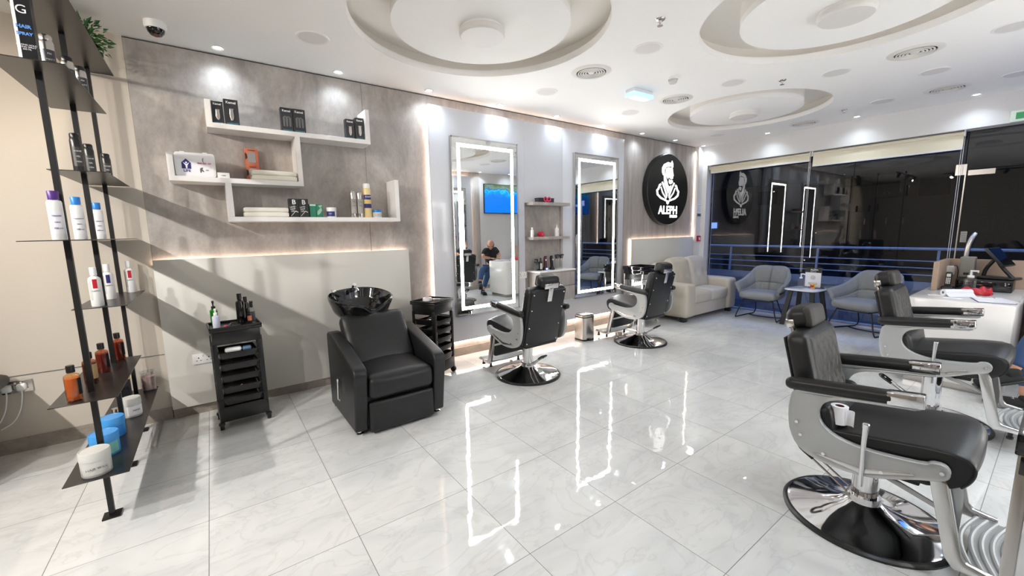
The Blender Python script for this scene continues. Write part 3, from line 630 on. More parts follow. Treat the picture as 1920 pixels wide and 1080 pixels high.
# ------------------------------------------------------------------ salon trolleys
def trolley(label):
    t = T('salon_trolley', label, 'trolley', group='black salon trolleys')
    tr = MB()
    tr.box(-.135, .135, -.157, .157, .665, .768, .008).box(-.15, .15, -.17, .17, .765, .785, .006)
    for x0, x1, y0, y1 in ((-.15, .15, -.17, -.158), (-.15, .15, .158, .17), (-.15, -.138, -.17, .17), (.138, .15, -.17, .17)): tr.box(x0, x1, y0, y1, .785, .802, .003)
    tp = P(tr, 'top_tray', BLACK, t)
    P(MB().lathe([(.045, .786), (.052, .79), (.056, .786)], 28, Matrix.Translation((-.06, .03, 0))).lathe([(.045, .786), (.052, .79), (.056, .786)], 28, Matrix.Translation((.06, .0, 0))), 'cup_ring', GLOSSBLK, tp)
    for s in (-1, 1):
        f = MB()
        for x0 in (-.135, .105):
            f.prism([(x0, .07), (x0+.03, .07), (x0+.03-.0, .70), (x0, .70)], s*.148, s*.163, 'y', bev=.003)
        f.box(-.135, .135, min(s*.150, s*.165), max(s*.150, s*.165), .06, .16, .004)
        for k in range(5): f.box(-.12, .12, min(s*.145, s*.158), max(s*.145, s*.158), .215+k*.098, .225+k*.098)
        P(f, 'side_frame', BLACK, t)
    P(MB().box(.122, .140, -.163, .163, .06, .175, .004).box(.128, .142, -.163, -.130, .17, .67, .003).box(.128, .142, .130, .163, .17, .67, .003).box(-.137, .13, -.15, .15, .06, .075).box(-.137, -.125, -.15, .15, .06, .155), 'base_panel', BLACK, t)
    for k in range(5):
        z = .190+k*.091; d = MB()
        d.box(-.12, .13, -.116, .116, z, z+.006).prism([(-.108, z), (.108, z), (.124, z+.048), (-.124, z+.048)], .137, .142, 'x', bev=.002)
        for y in (-.124, .12): d.box(-.12, .138, y, y+.004, z, z+.05)
        d.box(-.124, -.118, -.12, .12, z, z+.045).box(-.12, .150, -.142, -.120, z+.044, z+.052).box(-.12, .150, .120, .142, z+.044, z+.052)
        P(d, 'drawer', BLACK, t)
    for a, c in ((-.12, -.157), (-.12, .157), (.125, -.157), (.125, .157)):
        w_ = P(MB().cyl((a, c, .045), (a, c, .07), .01).box(a-.018, a+.018, c-.02, c+.02, .035, .058, .008), 'caster', BLACK, t)
        P(MB().cyl((a, c-.013, .029), (a, c+.013, .029), .029), 'wheel', BLACK, w_)
    return t
tr1 = trolley('black drawer trolley with bottles on top, left of the wash chair')
tr1.location = (-.125, .235, 0); tr1.rotation_euler.z = .05
tr2 = dup(tr1, (-.09, 1.925, 0), .50, 'black drawer trolley half hidden behind the wash chair, near the gloss panel')

def chrome_trolley(label):
    t = T('chrome_trolley', label, 'trolley', group='chrome framed trolleys')
    f = MB()
    for a, c in ((-.17, -.2), (-.17, .2), (.17, -.2), (.17, .2)): f.box(a-.014, a+.014, c-.014, c+.014, .08, .86, .003)
    f.box(-.17, .17, -.2, .2, .075, .09)
    P(f, 'frame', STEEL, t)
    sp = MB().box(-.155, .155, -.202, -.196, .12, .85).box(-.175, -.170, -.19, .19, .12, .85)
    P(sp, 'side_panel', CHROME, t)
    P(MB().box(-.15, .15, -.207, -.202, .70, .79, .001), 'side_band', BLACK, t)
    tr = MB().box(-.19, .19, -.225, .225, .86, .872, .003)
    for x0, x1, y0, y1 in ((-.19, .19, -.225, -.213), (-.19, .19, .213, .225), (-.19, -.178, -.225, .225), (.178, .19, -.225, .225)): tr.box(x0, x1, y0, y1, .85, .91, .004)
    tr.box(-.182, .182, -.215, .215, .79, .85, .006)
    P(tr, 'top_tray', GLOSSBLK, t)
    for k in range(4): P(MB().box(-.155, .185, -.18, .18, .14+k*.14, .15+k*.14).box(.17, .19, -.185, .185, .14+k*.14, .235+k*.14, .006), 'drawer', BLACK, t)
    for a, c in ((-.16, -.19), (-.16, .19), (.16, -.19), (.16, .19)):
        w_ = P(MB().cyl((a, c, .05), (a, c, .08), .008).box(a-.006, a+.006, c-.02, c+.02, .03, .06, .003), 'caster', STEEL, t)
        P(MB().cyl((a, c-.01, .03), (a, c+.01, .03), .03).cyl((a, c-.012, .03), (a, c+.012, .03), .014), 'wheel', JARW, w_)
    return t
ct = chrome_trolley('chrome framed trolley with black trays behind the chair beside the sofa')
ct.location = (-.185, 5.53, 0); ct.rotation_euler.z = .0
ct2 = dup(ct, (3.895, 2.09, 0), .0, 'black topped metal trolley cut by the right picture edge, next to the nearest barber chair')

# ------------------------------------------------------------------ pedal bin
t = T('pedal_bin', 'brushed steel pedal bin standing between the two rear-facing barber chairs', 'bin', (-.07, 4.14, 0))
def rrect(hx, hy, r, n=6):
    o = []
    for cx, cy, a0 in ((hx-r, hy-r, 0), (-hx+r, hy-r, PI/2), (-hx+r, -hy+r, PI), (hx-r, -hy+r, 1.5*PI)):
        o += [(cx+r*math.cos(a0+PI/2*k/n), cy+r*math.sin(a0+PI/2*k/n)) for k in range(n+1)]
    return o
P(MB().prism(rrect(.10, .105, .045), .02, .315, 'z'), 'body', STEEL, t)
P(MB().prism(rrect(.10, .105, .045), .325, .345, 'z').prism(rrect(.088, .093, .04), .345, .358, 'z', bev=.006), 'lid', STEEL, t)
for z0, z1 in ((0, .022), (.314, .326)): P(MB().prism(rrect(.102, .107, .046), z0, z1, 'z'), 'black_ring', BLACK, t)
P(MB().box(.098, .135, -.035, .035, .012, .028, .006), 'pedal', BLACK, t)

# ------------------------------------------------------------------ sofa
t = T('sofa', 'beige leather two seat sofa against the grey wall', 'sofa', (-.05, 6.79, 0))
P(MB().box(-.40, .26, 6.2, 7.4, .07, .30, .02, 3), 'base', SOFA, t, world=True)
for y in (6.15, 7.47):
    P(MB().cushion((-.05, y, .335), (.70, .27, .53), .05, (.01, .0, .01), 12), 'arm', SOFA, t, world=True)
for y in (6.53, 7.06):
    P(MB().cushion((.03, y, .36), (.52, .535, .19), .045, (.012, 0, .02), 12), 'seat_cushion', SOFA, t, world=True)
P(MB().cushion((-.34, 6.79, .55), (.16, 1.5, .72), .06, (0, 0, .01), 12), 'back_frame', SOFA, t, world=True)
for y in (6.53, 7.07):
    M_ = Matrix.Translation((-.19, y, .69)) @ Matrix.Rotation(-.22, 4, 'Y')
    P(MB(M_).cushion((0, 0, 0), (.17, .56, .56), .075, (.04, .0, .025), 18, dimples=((0, -.11, .0, .035, .05), (0, .11, .0, .035, .05), (0, 0, .16, .01, .12), (0, 0, -.17, .02, .09))), 'back_cushion', SOFA, t, world=True)
for a in (-.34, .22):
    for c in (6.08, 7.5): P(MB().box(a-.04, a+.04, c-.05, c+.05, 0, .075, .006), 'foot', BLACK, t, world=True)

# ------------------------------------------------------------------ lounge chairs and table (chair faces local -y)
def lounge_chair(label):
    t = T('lounge_chair', label, 'armchair', group='grey lounge chairs')
    P(MB().cushion((0, -.055, .385), (.53, .50, .11), .05, (0, .01, .02), 14), 'seat', GREYL, t)
    path = [(0, .285), (.12, .282), (.225, .252), (.295, .165), (.325, .04), (.34, -.11), (.35, -.26)]
    tops = [.83, .835, .815, .715, .635, .60, .575]
    def lerp(L, s_):
        k = s_*(len(L)-1); i_ = min(int(k), len(L)-2); f_ = k-i_
        f0, f1, f2, f3 = L[max(i_-1, 0)], L[i_], L[i_+1], L[min(i_+2, len(L)-1)]
        cr = lambda q0, q1, q2, q3: q1+.5*f_*(q2-q0+f_*(2*q0-5*q1+4*q2-q3+f_*(3*(q1-q2)+q3-q0)))
        return tuple(cr(*q) for q in zip(f0, f1, f2, f3)) if isinstance(f1, tuple) else cr(f0, f1, f2, f3)
    sect = [(0, -.015), (.1, -.035), (.25, -.042), (.38, -.036), (.42, -.022), (.46, -.036), (.62, -.046), (.82, -.040), (.94, -.030), (1, -.002), (.95, .022), (.8, .030), (.4, .030), (0, .012)]
    def shell(u, v):
        w_ = 2*u-1; s_ = abs(w_); sg = 1 if w_ >= 0 else -1
        px, py = lerp(path, s_); qx, qy = lerp(path, min(1, s_+.02)); rx_, ry_ = lerp(path, max(0, s_-.02))
        tx, ty = qx-rx_, qy-ry_; L_ = math.hypot(tx, ty) or 1; nx, ny = -ty/L_, tx/L_
        if s_ < .03: nx, ny = 0, 1
        if nx*px+ny*py < 0: nx, ny = -nx, -ny
        k = v*(len(sect)-1); i_ = min(int(k+1e-6), len(sect)-2); f_ = k-i_
        f = sect[i_][0]*(1-f_)+sect[i_+1][0]*f_; off = sect[i_][1]*(1-f_)+sect[i_+1][1]*f_
        if off < 0: off += .022*(math.exp(-(s_/.025)**2)+.8*math.exp(-((s_-.40)/.03)**2)+.6*math.exp(-((s_-.21)/.02)**2)*(f < .42))
        if s_ > .55 and .36 < f < .48: off = min(off, -.03)
        off *= max(0, 1-max(0, (s_-.93)/.07)**2)**.5
        z0, z1 = .36, lerp(tops, s_); fl = .76+.24*f
        y_ = py*fl-.02*(1-f) if py > 0 else py*(.86+.14*f)
        return (sg*(px*fl+nx*off), y_+ny*off+(.05*f if s_ < .4 else .05*f*max(0, 1-(s_-.4)/.3)), z0+(z1-z0)*f)
    P(MB().sheet(shell, 72, 52), 'bucket_back', GREYL, t, smooth=50)
    P(MB().box(-.2, .2, -.26, .2, .30, .33, .01), 'seat_base', BLACK, t)
    lg = MB()
    for s in (-1, 1):
        lg.tube([(s*.21, -.22, .32), (s*.30, -.30, .012), (s*.30, -.22, .009), (s*.26, .10, .009), (s*.20, .30, .012), (s*.15, .12, .32)], .009, 8, smooth=2)
    lg.tube([(-.255, .11, .01), (-.12, .02, .012), (.12, .02, .012), (.255, .11, .01)], .008, 8, smooth=2)
    P(lg, 'sled_leg', MATTEBLK, t)
    return t
l1 = lounge_chair('grey lounge chair next to the beige sofa'); l1.location = (.85, 7.34, 0); l1.rotation_euler.z = .05
l2 = dup(l1, (2.125, 7.40, 0), -.28, 'grey lounge chair right of the small marble table, partly behind a barber chair')
t = T('side_table', 'small white marble topped table with black legs between the grey chairs', 'table', (1.47, 7.24, 0), rz=-.10)
P(MB().prism(rrect(.215, .24, .085), .535, .555, 'z', bev=.004), 'marble_top', MARBLE, t)
P(MB().prism(rrect(.2, .2, .06), .522, .535, 'z'), 'apron', BLACK, t)
for a in (-1, 1):
    for c in (-1, 1): P(MB().add([(a*.14+x, c*.14+y, z) if z > .1 else (a*.2+x, c*.215+y, z) for z in (.53, 0) for x, y in ((-.03, -.012), (.03, -.012), (.03, .012), (-.03, .012))], [(0, 1, 2, 3), (7, 6, 5, 4), (0, 4, 5, 1), (1, 5, 6, 2), (2, 6, 7, 3), (3, 7, 4, 0)]), 'leg', MATTEBLK, t)

# ------------------------------------------------------------------ reception desk
t = T('reception_desk', 'white reception desk with a light wood upstand', 'desk', (3.2, 6.1, 0))
P(MB().prism([(2.93, 5.37), (3.53, 5.37), (3.53, 6.74), (2.89, 6.74), (2.87, 6.7), (2.87, 5.43), (2.885, 5.385)], .06, .80, 'z', bev=.012), 'white_body', mat('desk_gloss_white', srgb(232, 229, 226), .15), t, world=True)
P(MB().box(2.91, 3.49, 5.41, 6.7, 0, .06), 'plinth', STEEL, t, world=True)
P(MB().box(2.925, 2.968, 6.12, 6.80, .801, 1.09, .002).box(2.968, 3.53, 6.74, 6.80, .0, 1.09, .002), 'wood_upstand', WOOD, t, world=True)
t = T('drawer_cabinet', 'low white drawer cabinet with a wood back, right of the desk', 'cabinet', (3.93, 6.52, 0))
P(MB().box(3.532, 4.35, 6.74, 6.80, .0, 1.09, .002), 'wood_back', WOOD, t, world=True)
P(MB().box(3.535, 4.3, 6.3, 6.74, .70, .735, .004), 'rear_worktop', WHITE, t, world=True)
for k in range(2):
    d_ = P(MB().box(3.60, 4.2, 6.33, 6.72, .12+k*.28, .37+k*.28, .006), 'drawer', WHITE, t, world=True)
    P(MB().box(3.62, 4.18, 6.318, 6.332, .335+k*.28, .35+k*.28), 'drawer_pull', STEEL, d_, world=True)
# ------------------------------------------------------------------ small goods
def lab_arc(r, z0, z1, a0, a1, m, parent, name='label', sx=1, sy=1):
    def fn(u, v):
        a = a0+(a1-a0)*u; return ((r+.0006)*sx*math.cos(a), (r+.0006)*sy*math.sin(a), z0+(z1-z0)*v)
    return P(MB().sheet(fn, 14, 1), name, m, parent)
def bottle(label, loc, r, h, body, cap, style='round', lab=None, name='bottle', cat='bottle', group=None, rz=0, txt=None, tm=GREY):
    t = T(name, label, cat, loc, rz, group); sx = .62 if style == 'oval' else 1
    n = {'round': .78, 'oval': .80, 'pump': .66, 'spray': .70, 'can': .86, 'dropper': .72, 'square': .8}[style]*h
    nr = .36*r if style not in ('can',) else .72*r
    prof = [(0, 0), (r*.94, 0), (r, .006), (r, n*.86), (r*.93, n*.93), (nr*1.15, n), (nr, n+.004), (nr, n+.012), (0, n+.012)]
    if style == 'can': prof = [(0, 0), (r*.96, 0), (r, .005), (r, n-.012), (r*.9, n), (nr, n+.006), (0, n+.007)]
    if style == 'oval': prof = [(0, 0), (r*.94, 0), (r, .006), (r, n*.95), (r*.9, n), (nr*1.6, n+.004), (nr*1.6, n+.008), (0, n+.008)]
    P(MB().lathe(prof, 28, sx=sx), 'body', body, t)
    c = MB()
    if style == 'oval': c.lathe([(r*.72, n+.005), (r*.76, h-.002), (r*.7, h), (0, h)], 22, sx=.8)
    elif style == 'round': c.lathe([(nr*1.5, n+.004), (nr*1.5, h-.003), (nr*1.4, h), (0, h)], 22)
    elif style == 'can': c.lathe([(r*.86, n), (r*.88, n+.004), (r*.88, h-.006), (r*.74, h), (0, h)], 24)
    elif style == 'dropper': c.lathe([(nr*1.6, n+.002), (nr*.8, h-.03), (.004, h), (0, h)], 20)
    elif style == 'pump':
        c.lathe([(nr*1.5, n), (nr*1.5, n+.02), (nr*.5, n+.024), (nr*.45, h-.014), (0, h-.014)], 18)
        c.box(-.009, .05 if r > .03 else .035, -.008, .008, h-.014, h, .004).box(.04 if r > .03 else .028, .05 if r > .03 else .035, -.006, .006, h-.024, h-.01, .003)
    elif style == 'spray':
        c.lathe([(nr*1.4, n), (nr*1.4, n+.016), (nr*.9, n+.024), (0, n+.024)], 18).prism([(-.02, n+.02), (.012, n+.02), (.016, h-.02), (.045, h-.018), (.045, h-.004), (.02, h), (-.025, h-.006)], -.011, .011, 'y', bev=.003).prism([(.028, h-.02), (.036, h-.022), (.03, n+.0), (.022, n+.002)], -.005, .005, 'y', bev=.001)
    P(c, 'cap', cap, t)
    if lab is not None:
        l_ = lab_arc(r, n*.16, n*.74, -.95, .95, lab, t, sx=sx)
        if txt:
            for i, s in enumerate(txt): text(s, r*.42, wallM(r*sx+.0015, 0, n*(.62-.16*i)), tm, l_, depth=.0004)
    return t
def jar(label, loc, r, h, body, lid, group=None, txt=None, lab=None, rz=0, tm=GREY):
    t = T('jar', label, 'jar', loc, rz, group)
    P(MB().lathe([(0, 0), (r*.93, 0), (r*.96, .004), (r*.97, h*.68), (r*.9, h*.7), (0, h*.7)], 36), 'body', body, t)
    P(MB().lathe([(r, h*.66), (r, h*.96), (r*.96, h), (r*.9, h), (r*.88, h-.002), (0, h-.002)], 36), 'lid', lid, t)
    if lab is not None:
        l_ = lab_arc(r*.972, h*.1, h*.6, -1.0, 1.0, lab, t)
        if txt: text(txt, h*.13, wallM(r*.972+.0016, 0, h*.36), tm, l_, depth=.0004)
    return t
def carton(label, loc, d, w, h, m, rz=0, name='carton', group=None, cat='box'):
    t = T(name, label, cat, loc, rz, group); P(MB().box(-d/2, d/2, -w/2, w/2, 0, h, .0012, 1), 'box_body', m, t, smooth=False); return t

# zigzag wall shelf: three boards joined by uprights
XF, XW = -.265, XL
t = T('wall_shelf', 'white zigzag wall shelf with three stepped boards on the concrete wall', 'shelf', (XL, .8, 1.597))
def brd(n, y0, y1, z0, z1): P(MB().box(XW, XF, y0, y1, z0, z1, .0012, 1), n, WHITE, t, world=True, smooth=False)
brd('shelf_board', .21, 1.453, 2.312, 2.350); brd('upright', .21, .247, 2.350, 2.518); brd('upright', 1.417, 1.453, 2.350, 2.622)
brd('shelf_board', -.055, .85, 1.898, 1.936); brd('upright', -.055, -.018, 1.936, 2.102); brd('upright', .813, .85, 1.936, 2.312)
brd('shelf_board', .286, 1.703, 1.597, 1.634); brd('upright', .286, .327, 1.634, 1.898); brd('upright', 1.664, 1.703, 1.634, 2.0)
ZA, ZB_, ZC_ = 2.3505, 1.9365, 1.6345
def clipper_box(label, y0, y1, h, x=-.33, two=False):
    c = carton(label, (x, (y0+y1)/2, ZA), .06, y1-y0, h, CARTON, name='clipper_carton', group='clipper cartons')
    wv = y1-y0
    text('Kemei', wv*.27, wallM(.0315, -.0, h*.87), PRINTW, c, bold=.0008)
    if two:
        g = MB()
        for k in (-.022, .0, .024): g.prism([(k-.006, h*.22), (k+.006, h*.22), (k+.009, h*.55), (k+.004, h*.62), (k-.008, h*.58)], .0302, .0312, 'x')
        g.prism([(-.03, h*.60), (.03, h*.60), (.012, h*.66), (.0, h*.63), (-.012, h*.66)], .0302, .0312, 'x')
        P(g, 'tool_picture', mat('print_mid', (.16, .16, .16), .5), c, smooth=False)
    else:
        g = MB().prism([(-.012, h*.60), (-.014, h*.32), (-.006, h*.18), (.006, h*.18), (.014, h*.32), (.012, h*.60)], .0302, .036, 'x', bev=.002).box(.0302, .034, -.014, .014, h*.6, h*.64)
        P(g, 'clipper_picture', STEEL, c, smooth=False)
    P(MB().box(.0301, .0308, -wv*.4, wv*.4, h*.04, h*.09), 'print_strip', mat('print_teal', srgb(60, 120, 140), .5), c, smooth=False)
clipper_box('dark clipper carton against the left upright of the top wall shelf board', .253, .327, .172, -.335)
clipper_box('larger dark clipper carton, second from left on the top wall shelf board', .333, .428, .196, -.325)
clipper_box('dark carton with several trimmers, left of the middle pair on the top board', .723, .812, .193, -.325, True)
clipper_box('dark carton with several trimmers, right of the middle pair on the top board', .816, .911, .195, -.325, True)
clipper_box('small dark clipper carton, second from right on the top wall shelf board', 1.25, 1.328, .178, -.345)
clipper_box('dark clipper carton against the right upright of the top wall shelf board', 1.336, 1.412, .198, -.335)
t = T('first_aid_case', 'white first aid case on the middle wall shelf board', 'first aid case', (-.35, .112, ZB_))
P(MB().prism(rrect(.125, .09, .02), -.035, .035, 'z', M=Matrix(((0, 0, 1, 0), (1, 0, 0, 0), (0, 1, 0, .093), (0, 0, 0, 1))), bev=.006), 'case', WHITEM, t)
P(MB().prism(rrect(.112, .078, .014), .035, .0365, 'z', M=Matrix(((0, 0, 1, 0), (1, 0, 0, 0), (0, 1, 0, .093), (0, 0, 0, 1)))), 'front_panel', PAPER, t)
P(MB().box(-.012, .03, -.09, -.06, .178, .19, .004).box(-.012, .03, .05, .08, .178, .19, .004), 'latch', WHITEM, t)
P(MB().prism([(-.085, .06), (-.028, .06), (-.028, .105), (-.056, .135), (-.085, .105)], .037, .038, 'x'), 'house_emblem', NAVY, t, smooth=False)
P(MB().prism([(-.060, .063), (-.052, .063), (-.050, .085), (-.036, .108), (-.055, .094), (-.077, .108), (-.062, .085)], .0381, .0388, 'x').cyl((.0381, -.056, .106), (.0388, -.056, .106), .006), 'figure_emblem', PRINTW, t, smooth=False)
text('LIFE', .026, wallM(.0375, -.055, .045), NAVY, t, bold=.0006)
text('FIRST AID - KIT', .013, wallM(.0375, .055, .105), mat('print_red', srgb(190, 40, 90), .5), t, bold=.0005)
text('(', .04, wallM(.0375, .048, .132), NAVY, t); text('AID', .012, wallM(.0375, .07, .055), GREY, t)
P(MB().prism([(.025, .035), (.032, .035), (.036, .05), (.045, .04), (.05, .044), (.04, .06), (.045, .075), (.03, .072), (.024, .06)], .037, .0378, 'x'), 'medic_emblem', GREY, t, smooth=False)
c = carton('small white card box right of the first aid case', (-.34, .283, ZB_), .06, .08, .045, WHITEM, name='card_box'); text('CARE', .012, wallM(.031, 0, .022), GREY, c)
for k, (z, dx) in enumerate(((0, .01), (.136, 0))):
    c = carton(['lower orange trimmer carton standing behind the cream towels', 'upper orange trimmer carton stacked on the other orange carton'][k], (-.465+dx*.3, .497, ZB_+z), .06, .095, .135, ORANGE, name='trimmer_carton', group='orange trimmer cartons', rz=0)
    P(MB().box(.0302, .031, -.028, .028, .02, .105), 'window', STEEL, c); text('TRIMMER', .013, wallM(.0315, 0, .12), GREY, c, bold=.0004)
    P(MB().prism([(-.047, .04), (-.03, .06), (-.034, .09), (-.047, .1)], .0302, .0308, 'x'), 'dark_print', CARTON, c, smooth=False)
def towels(label, y0, y1, z, h, d=.14):
    t = T('folded_towels', label, 'towel', (-.34, (y0+y1)/2, z), group='folded cream towels'); w = y1-y0
    n = 2
    for k in range(n): P(MB().cushion((0, 0, h*(k+.5)/n), (d, w-.004*k, h/n), .012, (0, 0, .002), 10), 'towel_layer', CREAM, t)
towels('cream folded towels at the right of the middle wall shelf board', .475, .805, ZB_, .08, .14)
towels('cream folded towels at the left of the bottom wall shelf board', .39, .718, ZC_, .078, .14)
for k, y in enumerate((.764, .841)):
    c = carton(['black carton with a white letter mark, next to the cream towels on the bottom board', 'black carton with a white letter mark, next to the green cartons'][k], (-.335, y, ZC_), .07, .074, .158, mat('black_carton', (.012, .012, .012), .4), name='black_carton', group='black cartons')
    text('B', .055, wallM(.0365, 0, .128), PRINTW, c, bold=.001)
    for i, s in enumerate(('LEVEL', 'HAIR', 'GEL')): text(s, .018, wallM(.0365, -.01, .088-.018*i) @ Matrix.Rotation(.25, 4, 'Z'), PRINTW, c)
    P(MB().prism([(-.03, .01), (-.026, .01), (.01, .05), (.028, .04), (.03, .044), (.01, .056)], .0352, .036, 'x'), 'swoosh', PRINTW, c, smooth=False)
for k, y in enumerate((.914, .97)):
    c = carton(['plain green carton beside the black cartons', 'patterned green carton beside the small white jar'][k], (-.335, y, ZC_), .05, .053, .118, GREEN, name='green_carton', group='green cartons')
    if k: P(MB().prism([(-.02, .02), (.0, .03), (.02, .06), (.015, .09), (-.005, .07), (-.02, .05)], .0252, .0258, 'x').prism([(.0, .085), (.02, .095), (.022, .112), (-.01, .105)], .0252, .0258, 'x'), 'leaf_print', mat('pale_green', srgb(150, 190, 165), .5), c, smooth=False)
    else: P(MB().box(.0252, .0258, -.025, .025, .10, .115), 'print_strip', mat('pale_green2', srgb(190, 215, 205), .5), c, smooth=False)
jar('small white jar with a navy label on the bottom wall shelf board', (-.335, 1.075, ZC_), .042, .09, WHITEM, WHITEM, lab=NAVY, txt='WAX', tm=PRINTW, rz=-.5)
for k, y in enumerate((1.274, 1.336)): bottle(['left silver aerosol can', 'right silver aerosol can'][k]+' on the bottom wall shelf board', (-.335, y, ZC_), .029, .272, STEEL, CLEAR, 'can', lab=mat('can_label', srgb(175, 172, 166), .4), group='silver aerosol cans', txt=('HAIR', 'SPRAY'), name='aerosol_can', cat='aerosol can')
t = bottle('tall white aerosol can with a navy and gold label', (-.335, 1.407, ZC_), .036, .322, mat('can_gold', srgb(228, 206, 150), .35), WHITEM, 'can', name='aerosol_can', cat='aerosol can')
lab_arc(.036, .09, .215, -1.2, 1.2, NAVY, t); lab_arc(.0366, .13, .17, -1.2, 1.2, mat('can_gold2', srgb(220, 190, 120), .4), t); text('FOAM', .02, wallM(.038, 0, .195), PRINTW, t)
jar('small white jar with a blue lid at the right end of the bottom board', (-.335, 1.497, ZC_), .044, .076, WHITEM, BLUECAP, lab=JARW, txt='DC')

# ------------------------------------------------------------------ black standing shelf unit
t = T('shelf_unit', 'black metal shelf unit of seven plates on three posts', 'shelf unit', (.22, -.42, 0))
for x in (.822, .225, -.375):
    p_ = P(MB().box(x-.0115, x+.0115, -.4315, -.4085, .008, ZC), 'post', MATTEBLK, t, world=True)
    P(MB().box(x-.037, x+.037, -.457, -.383, 0, .009, .001), 'foot_plate', MATTEBLK, p_, world=True)
SH = [(.30, -.485, 1.0), (.70, .11, 1.0), (1.075, -.485, .36), (1.477, -.485, 1.0), (1.865, -.485, .37), (2.255, .08, 1.0), (2.645, -.485, 1.0)]
for z, x0, x1 in SH: P(MB().box(x0, x1, -.54, -.30, z-.004, z, .0006, 1), 'shelf_plate', PLATE, t, world=True)
# goods on the shelf unit, from the top plate down
t = T('potted_plant', 'green leafy plant on the topmost plate of the black shelf unit', 'plant', (-.20, -.385, 2.6455))
P(MB().lathe([(0, 0), (.045, 0), (.06, .10), (.054, .10), (.05, .085), (0, .085)], 24), 'pot', GLOSSBLK, t)
lf = MB(); rnd = random.Random(3)
for i in range(230):
    a = rnd.uniform(0, 2*PI); e_ = rnd.uniform(-.5, 1.3); L_ = rnd.uniform(.05, .15)
    p = Vector((math.cos(a)*math.cos(e_)*L_*.8, math.sin(a)*math.cos(e_)*L_*.8, .12+math.sin(e_)*L_*.9))
    s_ = rnd.uniform(.018, .032); M_ = Matrix.Translation(p) @ Matrix.Rotation(a, 4, 'Z') @ Matrix.Rotation(-e_+rnd.uniform(-.7, .7), 4, 'Y') @ Matrix.Rotation(rnd.uniform(-.8, .8), 4, 'X')
    lf.add([(0, 0, 0), (s_*.5, s_*.4, .004), (s_*1.5, 0, -.004), (s_*.5, -s_*.4, .004)], [(0, 1, 2, 3)], M_)
    if i % 5 == 0: lf.tube([(0, 0, .08), tuple(p*.6+Vector((0, 0, .05))), tuple(p)], .0018, 5, smooth=1)
P(lf, 'foliage', mat('leaf_green', srgb(58, 110, 48), .5, vary=(30, srgb(30, 70, 28))), t, smooth=False)
z = 2.2555
c = carton('tall black hair spray carton on the plate second from the top', (.885, -.425, z), .055, .058, .30, mat('black_box', (.01, .011, .014), .25), name='tall_carton')
text('HAIR', .02, wallM(.028, .0, .155), mat('print_blue', srgb(90, 150, 220), .4), c, bold=.0008); text('SPRAY', .017, wallM(.028, .0, .125), bpy.data.materials['print_blue'], c, bold=.0008)
text('G', .05, wallM(.028, 0, .225), PRINTW, c); text('STRONG HOLD\nFIXING SPRAY\n300 ML', .009, wallM(.028, 0, .07), PRINTW, c); P(MB().box(.0277, .0284, -.028, -.018, .02, .28), 'side_stripe', PRINTW, c, smooth=False)
for k, (x, y) in enumerate(((.74, -.395), (.52, -.37), (.40, -.345))): bottle(['nearest silver spray can on the plate second from the top', 'middle silver spray can on the plate second from the top, behind the nearest', 'rearmost silver spray can on the plate second from the top'][k], (x, y, z), .026, (.19, .17, .165)[k], STEEL, STEEL if k == 0 else BLACK, 'can', lab=mat('can_dark', (.05, .05, .055), .3), name='spray_can', cat='spray can', group='spray cans on the shelf unit', rz=.4, txt=('FIX', 'MATT'), tm=PRINTW)
z = 1.8655
for k, (x, y, h) in enumerate(((.285, -.425, .215), (.10, -.405, .19), (-.18, -.37, .18))): bottle(['tallest black bottle, nearest on the short upper plate', 'middle black bottle on the short upper plate', 'rear black bottle on the short upper plate'][k], (x, y, z), .025, h, mat('black_bottle', (.018, .017, .017), .3), BLACK, 'can', lab=mat('lab_dk', (.05, .048, .046), .4), group='black bottles on the short upper plate', rz=.3, txt=('SHAVE', 'GEL', 'MEN'), tm=PRINTW)
z = 1.4775
for k, (x, y, cp, l) in enumerate(((.868, -.432, PURPLE, 'white bottle with a purple cap on the eye level plate'), (.50, -.425, BLUECAP, 'white bottle with a blue cap on the eye level plate, middle of the three'), (.02, -.42, BLUECAP, 'white bottle with a blue cap on the eye level plate, farthest of the three'))):
    b_ = bottle(l, (x, y, z), .0265, .23, WHITEM, cp, 'oval', lab=PAPER, group='white capped bottles', rz=.25, txt=('blonde', 'care', '300 ml') if not k else ('moisture', 'care', '300 ml'), tm=PURPLE if not k else GREY)
z = 1.0755
for k, (x, y, m_, l) in enumerate(((.283, -.438, RED, 'white bottle with a red label, nearest on the short lower plate'), (-.06, -.43, NAVY, 'white bottle with a navy label on the short lower plate'), (-.42, -.366, RED, 'white bottle with a red label, farthest on the short lower plate'))):
    b_ = bottle(l, (x, y, z), .029, .235, WHITEM, WHITEM, 'round', group='white round bottles', rz=.15)
    lab_arc(.029, .11, .165, -.35, .35, m_, b_, 'colour_patch'); text('SHAMPOO', .008, wallM(.0305, .0, .095), GREY, b_); lab_arc(.029, .04, .16, -1.1, -.55, JARW, b_, 'text_panel')
z = .7005
for k, (x, y, m_, l) in enumerate(((.93, -.46, AMBER, 'bright amber bottle with a black cap at the near corner of the long lower plate'), (.66, -.445, AMBERD, 'dark small bottle with a tan label behind the front post'), (.44, -.43, AMBERD, 'dark red bottle with a black cap between the posts'), (.15, -.40, AMBERD, 'reddish brown bottle with a black cap, farthest on the long lower plate'))):
    b_ = bottle(l, (x, y, z), .029, .175, m_, BLACK, 'round', group='amber bottles', rz=.6 if k != 1 else .1)
    P(MB().lathe([(0, .004), (.025, .004), (.026, .008), (.0265, .112), (0, .113)], 22), 'liquid', mat('liquid%d' % k, (srgb(186, 108, 58), srgb(70, 42, 32), srgb(112, 54, 44), srgb(122, 60, 38))[k], .2), b_)
    l_ = lab_arc(.029, .03, .11, .2, 1.3, mat('lab_tan', srgb(176, 148, 100), .5) if k == 1 else BLACK, b_)
